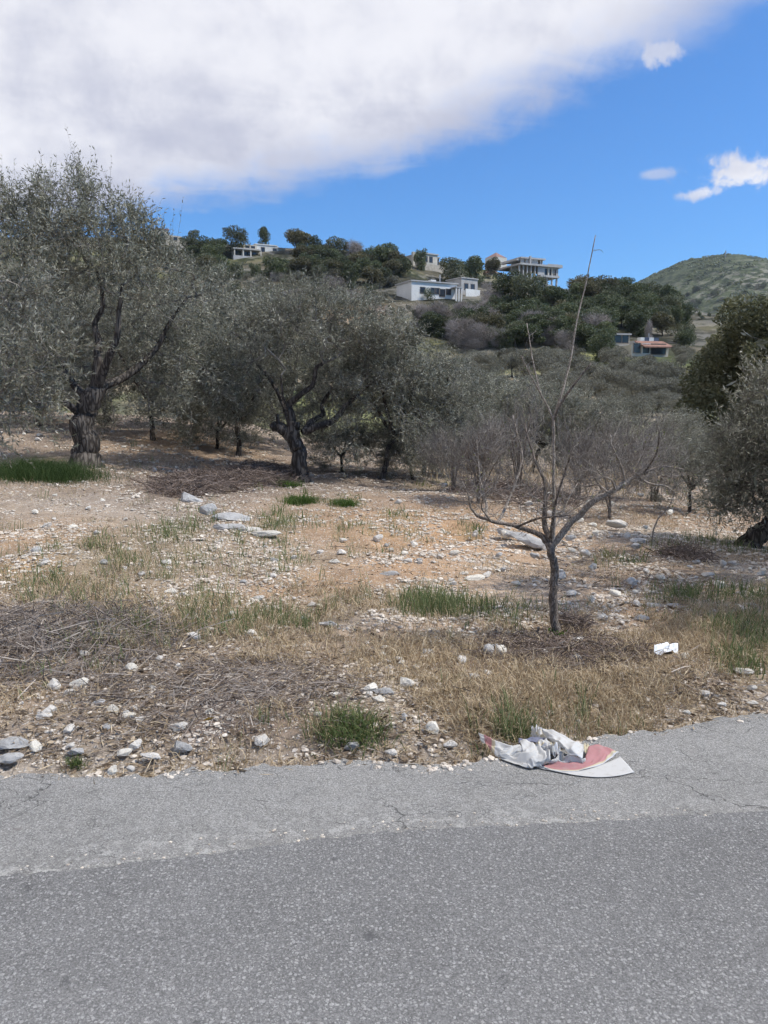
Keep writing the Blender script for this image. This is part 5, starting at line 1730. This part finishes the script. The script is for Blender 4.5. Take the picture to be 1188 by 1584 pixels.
# tower house with red hipped roof
h = House('tower_house', 'tall pale house with red hipped roof left of the concrete building', 776, 412, 0.7); s = h.s; W = 11.5 * s; H = 13 * s
h.wall(-W, W, 0, 2 * W, -h.d * 2, H, 'cream_wall')
h.hip(-W, W, 0, 2 * W, H + .16, 8.5 * s, .35)
h.window(-W * .45, H * .35, .9, 1.4, 0); h.window(W * .2, H * .35, .9, 1.4, 0)
h = House('house', 'low roof of red tiles peeping out below the tower house', 766, 427, 0.5); s = h.s; W = 12 * s; H = 4 * s
h.wall(-W, W, 0, 2 * W, -h.d, H, 'cream_wall')
h.hip(-W, W, 0, 2 * W, H + .16, 6 * s, .3)
h.window(0, H * .1, .8, .9, 0)

# unfinished concrete building
h = House('concrete_building', 'unfinished grey concrete building with open storeys on the ridge end', 834, 449, 0.42, cat='building'); s = h.s * 0.86

def Q(name, x0, x1, y0, y1, z0, z1, mat='concrete', parent=None):
    return h.part(name, [(x0 * s, y0, z0 * s, x1 * s, y1, z1 * s)], mat, parent)


Q('slab', -44, 45, -.9, 13, 40, 43)                      # deck over the main floor
Q('slab', -2, 38, -1.1, 13, 22, 25.6)                    # floor of the main storey
Q('slab', -36, 15, .9, 12.5, 52.5, 55)                   # top roof
Q('canopy', -43, -37, 1.4, 11, 49, 50.6)
for x in (-43, -35, -27, -19, -11):
    Q('column', x, x + 2, -.2, .4, -14, 40)
Q('wall', -43, -2.2, 4.5, 4.9, -14, 40, 'grey_wall')
Q('wall', -4, 10, -.1, .3, 25.6, 40)
Q('wall', 17, 20, -.1, .3, 25.6, 40, 'cream_wall')
Q('wall', 25, 27, -.1, .3, 25.6, 40, 'cream_wall')
Q('wall', 30, 31, -.1, .3, 25.6, 40)
Q('wall', 34.5, 37.8, -.1, .3, 25.6, 40)
Q('wall', 38, 40, .2, 12, 24, 40)
o = Q('window', 10, 17, .0, .22, 37.4, 40); Q('pane', 10.1, 16.9, .32, .4, 25.6, 37.4, 'pane', o)
o = Q('window', 20, 25, .0, .22, 37.4, 40); Q('pane', 20.1, 24.9, .32, .4, 25.6, 37.4, 'pane', o)
o = Q('window', 27, 30, .0, .22, 37.4, 40); Q('pane', 27.1, 29.9, .32, .4, 25.6, 37.4, 'white_frame', o)
o = Q('window', 31, 34.5, .0, .22, 37.4, 40); Q('pane', 31.1, 34.4, .32, .4, 25.6, 37.4, 'pane', o)
Q('wall', -34, -27, 1.6, 2, 43, 52.5); Q('wall', -24, -14, 1.6, 2, 43, 52.5); Q('wall', -11, 2, 1.6, 2, 43, 52.5); Q('wall', 6, 9, 1.6, 2, 43, 52.5)
Q('wall', 11, 12.5, 1.8, 11, 43, 52.5)
Q('back_wall', -34, 11, 7, 7.3, 43, 52.5, 'grey_wall')
Q('pillar', -18, -15.6, .6, 1.4, 25, 57)
Q('wall', 2, 13, .8, 1.2, -10, 22)
Q('wall', 14, 34, 5, 5.4, -10, 22, 'grey_wall')
Q('column', 13, 15, -.6, .0, -10, 22); Q('column', 24, 25.6, -.6, .0, -10, 22); Q('column', 34, 36, -.6, .0, -10, 22)
Q('slab', 13, 24, -.9, 5, 8, 10)
Q('parapet', 14, 44.6, -.85, -.65, 43, 45)
for k in range(4):
    Q('rebar', 20 + k * 4, 20.4 + k * 4, 4, 4.1, 43, 47 + (k % 2) * 2, 'metal')

# ridge houses at the left
h = House('house', 'grey house with deep shaded terrace on the left ridge', 383, 398, 0.45); s = h.s; W = 21 * s; H = 15 * s
h.wall(-W, W, 2.0, 10, -h.d, H, 'stone_wall')
h.part('slab', [(-W - .2, -.3, H * .72, W, 2.0 - .002, H * .82)], 'concrete')
h.part('slab', [(-W - .2, -.3, -h.d, W, 2.0 - .002, H * .1)], 'concrete')
for fx in (-.98, -.35, .2, .94):
    h.part('column', [(fx * W, -.1, H * .1, fx * W + .4, .3, H * .72)], 'cream_wall')
h.part('upper_room', [(-W * .1, 3, H, W * .9, 9, H + 6 * s)], 'cream_wall')
h.window(-W * .6, H * .15, 2.2, H * .5, 2.0); h.window(W * .1, H * .15, 2.2, H * .5, 2.0); h.window(W * .62, H * .15, 1.4, H * .5, 2.0)
h.window(W * .2, H + 1.2 * s, 1.2, 3 * s, 3.0); h.window(W * .6, H + 1.2 * s, 1.2, 3 * s, 3.0)

h = House('house', 'bright white low house behind the terrace house on the ridge', 424, 393, 0.45); s = h.s; W = 23 * s; H = 15 * s
h.wall(-W, W * .55, 4, 12, -h.d, H, 'white_wall')
h.wall(W * .55 + .002, W, 4.5, 12, -h.d, H * .82, 'white_wall')
h.part('roof', [(W * .5, 3.8, H * .82 + .002, W + .3, 12.2, H * .9)], 'concrete')
h.part('roof', [(-W - .2, 3.8, H, W * .48, 12.2, H + .3)], 'white_wall')
h.window(W * .3, H * .3, 1.2, 1.6, 4); h.window(-W * .5, H * .3, 1.2, 1.6, 4)
h = House('house', 'small white house corner right of the umbrella pines', 510, 395, 0.1); s = h.s; W = 10 * s; H = 10 * s
h.wall(-W * 1.3, W, 2, 8, -h.d, H * .8, 'cream_wall')
h.part('roof', [(-W * 1.4, 1.7, H * .8, W * 1.1, 8.3, H * .95)], 'red_tile')
h.window(-W * .3, H * .2, 1.1, 1.3, 2)

h = House('ruin', 'pale stone ruin on the left ridge behind the olive top', 276, 384, 0.6, cat='ruin'); s = h.s; W = 32 * s; H = 24 * s
h.part('wall', [(-W, 0, -h.d, -W * .45, 5, H), (-W * .45 + .01, .6, -h.d, W * .2, 5, H * .75), (W * .2 + .01, 0, -h.d, W * .75, 5, H * .62), (W * .76, 1, -h.d, W, 4, H * .4)], 'stone_wall')
h.part('wall', [(-W * 1.1, -3.5, -h.d, W * .4, -3.0, H * .3)], 'stone_wall')
h.part('roof', [(-W - .2, -.2, H + .002, -W * .4, 5.2, H + .3)], 'red_tile')
h.window(-W * .72, H * .5, 1.2, 2.0, 0); h.window(-W * .1, H * .3, 1.2, 2.0, .6); h.window(W * .45, H * .2, 1.2, 2.4, 0)

# valley house
h = House('house', 'valley house with red tile lean-to roof and roof clutter', 1002, 551, 0.2); s = h.s; W = 34 * s; H = 17 * s
h.wall(-W * .8, W, 0, 8, -h.d, H, 'cream_wall')
mb = MB()
v = [(-W * .35, -1.2, H - .35), (W + .2, -1.2, H - .35), (W + .2, 2.2, H + .8), (-W * .35, 2.2, H + .8), (-W * .35, -1.2, H - .55), (W + .2, -1.2, H - .55), (W + .2, 2.2, H + .6), (-W * .35, 2.2, H + .6)]
mb.quads(v, [(0, 1, 2, 3), (7, 6, 5, 4), (0, 4, 5, 1), (1, 5, 6, 2), (3, 7, 4, 0), (2, 6, 7, 3)])
add('roof', mb.mesh('roof', MAT['red_tile']), h.root)
h.window(-W * .55, H * .3, 1.2, 1.5, 0); h.window(-W * .1, H * .25, 1.2, 1.5, 0, 'white_frame'); h.window(W * .5, H * .2, 2.6, 1.6, 0)
h.wall(-W * 1.1, -W * .2, 5.0, 11, -h.d, H * 2.05, 'cream_wall', 'upper_wall')
h.part('upper_roof', [(-W * 1.2, 4.6, H * 2.05, -W * .15, 11.4, H * 2.18)], 'concrete')
h.window(-W * .8, H * 1.35, 1.6, 1.3, 5.0, 'dark_frame'); h.window(-W * .42, H * 1.35, 1.2, 1.3, 5.0)
h.part('shed', [(W * .05, 5, H, W * .95, 9, H * 1.55)], 'metal')
for k, (fx, mt) in enumerate(((.12, 'white_wall'), (.32, 'tank_blue'), (.55, 'white_wall'), (.8, 'tank_blue'))):
    h.part('water_tank', [(fx * W, 3.4, H + .3, fx * W + .9, 4.5, H + 1.5)], mt)
h.part('mast', [(W * .92, 6, H, W * .92 + .15, 6.15, H * 2.3)], 'metal')

# mast on the mountain top
g = G(1122, 398)
root = thing('radio_mast', 'thin mast on the summit of the far mountain', 'mast', tuple(float(q) for q in g))
mb = MB(); mb.box((-.5, -.5, -4), (.5, .5, 9)); add('pole', mb.mesh('pole', MAT['metal']), root)
mb = MB(); mb.box((-1.6, -.4, 6), (1.6, .4, 6.6)); add('crossbar', mb.mesh('crossbar', MAT['metal']), root)

# pole beside the long white house
# ------------------------------------------------------------------ discarded sack
MAT['sack'] = None


def sack_material():
    m, t = new_mat('woven_sack')
    at = t.n('Attribute', attribute_name='print')
    pos = t.n('TexCoord').outputs['Object']
    n = t.noise(pos, 26.0, 5, 0.65)
    c = t.mix(t.m('MULTIPLY', t.ss(n, 0.52, 0.72), 0.45), at.outputs['Color'], (0.40, 0.37, 0.32))
    wv = t.n('TexWave', i_Vector=pos, i_Scale=170.0)
    return finish(m, t, c, 0.8, t.m('ADD', n, t.m('MULTIPLY', wv.outputs[0], .15)), 0.15, 0.005, 0.15, trans=0.15)


MAT['sack'] = sack_material()
WHITE = (0.58, 0.57, 0.545); PINK = (0.45, 0.225, 0.225); CREAM = (0.55, 0.48, 0.33); NAVY = (0.19, 0.20, 0.27); GREYW = (0.56, 0.56, 0.57)
CX = lambda q: (720 + q[0] / 4.243, 1110 + q[1] / 4.243)


def sack():
    c0 = ZP(*CX((560, 280)), 0.0)
    root = thing('woven_sack', 'crumpled white woven sack with faded pink band lying at the asphalt edge', 'sack', (float(c0[0]), float(c0[1]), 0.0))

    def sheet(name, rows, cols, bands, wr=0.006, seed=0, nu=44, nv=18, fold=0.0):
        """rows: list of polylines (crop px, py, height) lofted one after another; bands: colours by position across"""
        R = [smooth_path(np.array([(*ZP(*CX(p), (p[2] * 0.4) if len(p) > 2 else 0.003),) for p in row]), nu) for row in rows]
        R = smooth_path(np.array(R).reshape(len(R), -1), nv).reshape(nv, nu, 3)
        a, b = np.meshgrid(np.linspace(0, 1, nu), np.linspace(0, 1, nv))
        w = (fbm(a * 4 + seed * 7.1, b * 3 + seed * 3.3, seed, 2) - .5) * 2
        w2 = 1 - np.abs(fbm(a * 3.4 + b * 2 + seed, b * 1.5 - a * 2.5 + seed * 2.2, seed + 9, 2) * 2 - 1) * 2
        R[..., 2] += wr * w * 1.2 + wr * 1.3 * w2
        R[..., 0] += wr * .4 * w; R[..., 1] += wr * .4 * w2
        R[..., 2] = np.maximum(R[..., 2], 0.006 + 0.0016 * (seed % 5))
        R = R - np.array([c0[0], c0[1], 0.0])
        idx = np.arange(nu * nv).reshape(nv, nu)
        mb = MB(); mb.quads(R.reshape(-1, 3), np.stack([idx[:-1, :-1], idx[:-1, 1:], idx[1:, 1:], idx[1:, :-1]], -1).reshape(-1, 4))
        me = mb.mesh(name, MAT['sack'], smooth=True)
        u = (a if cols == 'u' else b).ravel() + (w.ravel() * .012)
        col = np.zeros((nu * nv, 4), np.float32); col[:, 3] = 1
        for lo, cc in bands:
            col[u >= lo, :3] = cc
        at = me.attributes.new('print', 'FLOAT_COLOR', 'POINT')
        at.data.foreach_set('color', col.ravel())
        o = add(name, me, root)
        md = o.modifiers.new('thickness', 'SOLIDIFY'); md.thickness = 0.0018; md.offset = 1
        return o
    # right tail, lying flat: white hem under the pink band
    sheet('hem', [[(470, 330), (640, 345), (800, 340), (930, 300), (1015, 262)], [(520, 345), (660, 368), (820, 372), (960, 352), (1060, 310)], [(600, 352), (700, 380), (860, 396), (1000, 388), (1108, 364)]], 'v', [(-1, WHITE)], .0025, 1)
    sheet('pink_band', [[(560, 300, .03), (660, 300, .04), (770, 285, .05), (800, 230, .06), (815, 190, .06), (850, 178, .05)],
                        [(520, 315, .02), (660, 322, .03), (800, 310, .035), (880, 260, .04), (900, 215, .045), (910, 190, .04)],
                        [(480, 332, .012), (620, 358, .012), (760, 354, .014), (890, 316, .016), (960, 265, .02), (1006, 240, .02)]], 'v', [(-1, PINK), (.86, CREAM), (.95, GREYW)], .006, 2, 60, 24)
    # left tail
    sheet('left_tail', [[(82, 112, .07), (140, 128, .08), (210, 160, .09), (300, 190, .10), (400, 205, .12), (470, 215, .12)],
                        [(92, 140, .05), (150, 170, .06), (220, 205, .07), (310, 235, .08), (400, 265, .09), (480, 280, .08)],
                        [(104, 178, .02), (150, 216, .02), (210, 262, .02), (300, 298, .02), (400, 332, .02), (500, 335, .02)]], 'u', [(-1, WHITE), (.11, PINK), (.27, CREAM), (.33, GREYW), (.37, WHITE)], .011, 3, 60, 22)
    # folds of the crumpled body
    sheet('fold', [[(352, 160, .13), (430, 168, .15), (500, 190, .16), (550, 232, .15)], [(372, 205, .13), (450, 220, .14), (520, 250, .14), (556, 278, .12)], [(380, 260, .08), (440, 275, .10), (500, 300, .08), (545, 305, .05)], [(420, 338, .02), (450, 338, .02), (490, 328, .02), (545, 310, .02)]], 'v', [(-1, WHITE)], .009, 4)
    sheet('fold', [[(255, 215, .10), (330, 200, .12), (380, 205, .13), (420, 235, .11)], [(215, 250, .05), (290, 240, .08), (350, 235, .09), (400, 240, .09)], [(230, 268, .03), (290, 268, .04), (340, 250, .05), (380, 245, .06)]], 'v', [(-1, WHITE)], .008, 5)
    sheet('fold', [[(492, 82, .13), (560, 92, .15), (650, 125, .16), (730, 160, .15), (775, 190, .12)], [(520, 120, .16), (580, 150, .19), (650, 185, .19), (720, 215, .17), (775, 225, .12)], [(560, 165, .15), (610, 195, .16), (670, 235, .14), (730, 268, .11), (770, 285, .08)]], 'v', [(-1, WHITE), (.9, GREYW)], .009, 6, 50, 22)
    sheet('fold', [[(436, 80, .11), (470, 76, .13), (500, 90, .14)], [(432, 105, .10), (475, 112, .13), (530, 130, .15)], [(430, 132, .06), (480, 150, .09), (560, 180, .12), (600, 215, .10)]], 'v', [(-1, GREYW), (.3, CREAM), (.38, WHITE), (.7, CREAM), (.8, WHITE)], .016, 7)
    sheet('lining', [[(345, 140, .10), (410, 132, .11), (470, 140, .12), (520, 150, .12)], [(352, 160, .11), (420, 160, .12), (480, 166, .12), (530, 168, .11)]], 'v', [(-1, NAVY)], .006, 8, 24, 10)
    sheet('knot', [[(470, 175, .14), (530, 165, .15), (585, 190, .15), (612, 225, .13)], [(490, 205, .14), (540, 200, .16), (580, 220, .16), (615, 240, .13)], [(530, 235, .12), (560, 240, .14), (590, 250, .14), (612, 262, .10)]], 'v', [(-1, WHITE), (.25, CREAM), (.4, GREYW), (.7, WHITE)], .022, 9, 40, 20)
    sheet('fold', [[(600, 262, .09), (630, 240, .10), (650, 262, .10), (700, 262, .11), (770, 285, .08)], [(560, 300, .05), (630, 282, .06), (670, 288, .06), (720, 285, .07), (780, 300, .05)], [(540, 312, .02), (620, 305, .03), (680, 308, .03), (730, 305, .03), (785, 308, .03)]], 'v', [(-1, WHITE)], .012, 10)
    sheet('label_strip', [[(775, 180, .10), (795, 182, .10), (812, 190, .09)], [(770, 225, .08), (788, 228, .08), (800, 222, .08)]], 'v', [(-1, CREAM)], .006, 11, 12, 10)


sack()

# scrap of white plastic on the grass at the right
MAT['plastic'] = plain_mat('plastic', (0.80, 0.82, 0.84), 0.12, 20.0, rough=0.35, bstr=0.4, bdist=0.01)
g = G(1030, 1010)
s = g[1] / F
n1, n2 = 18, 10
a, b = np.meshgrid(np.linspace(-1, 1, n1), np.linspace(-1, 1, n2))
X = a * 21 * s + b * 5 * s; Y = b * .055 + a * .02
Zz = .025 + .03 * (1 - b ** 2) + (fbm(a * 3 + 5, b * 3, 4, 3) - .5) * .06 + np.where(a > .5, -(a - .5) * .03, 0)
mb = MB(); idx = np.arange(n1 * n2).reshape(n2, n1)
mb.quads(np.stack([X, Y, Zz], -1).reshape(-1, 3), np.stack([idx[:-1, :-1], idx[:-1, 1:], idx[1:, 1:], idx[1:, :-1]], -1).reshape(-1, 4))
o = add('plastic_scrap', mb.mesh('plastic_scrap', MAT['plastic']), None, tuple(float(q) for q in g))
o.modifiers.new('thickness', 'SOLIDIFY').thickness = 0.002
tag(o, 'crumpled white plastic scrap in dry grass right of the bare tree', 'litter')
# yellow dead leaf on the verge
g = G(314, 1118)
mb = MB(); r = np.random.default_rng(2)
leaves(mb, np.array([[0, 0, .012]]), np.array([[1, .2, .1]]), 0.06, 0.03, r, np.array([.5]))
MAT['yellow_leaf'] = plain_mat('yellow_leaf', (0.52, 0.33, 0.08), 0.2, 20.0)
tag(add('dead_leaf', mb.mesh('dead_leaf', MAT['yellow_leaf']), None, tuple(float(q) for q in g)), 'single yellow dead leaf lying on the brown litter', 'leaf')

# ------------------------------------------------------------------ thin haze over the valley
m, t = new_mat('air')
v = t.n('VolumePrincipled')
v.inputs['Color'].default_value = (0.78, 0.87, 1.0, 1.0)
v.inputs['Density'].default_value = 0.00007
v.inputs['Anisotropy'].default_value = 0.3
o = t.n('OutputMaterial')
t.t.links.new(v.outputs[0], o.inputs['Volume'])
mb = MB(); mb.box((-9000, -200, -30), (9000, 3400, 300))
tag(add('haze', mb.mesh('haze', m)), 'thin pale haze between the field and the far mountain', 'haze', kind='stuff')
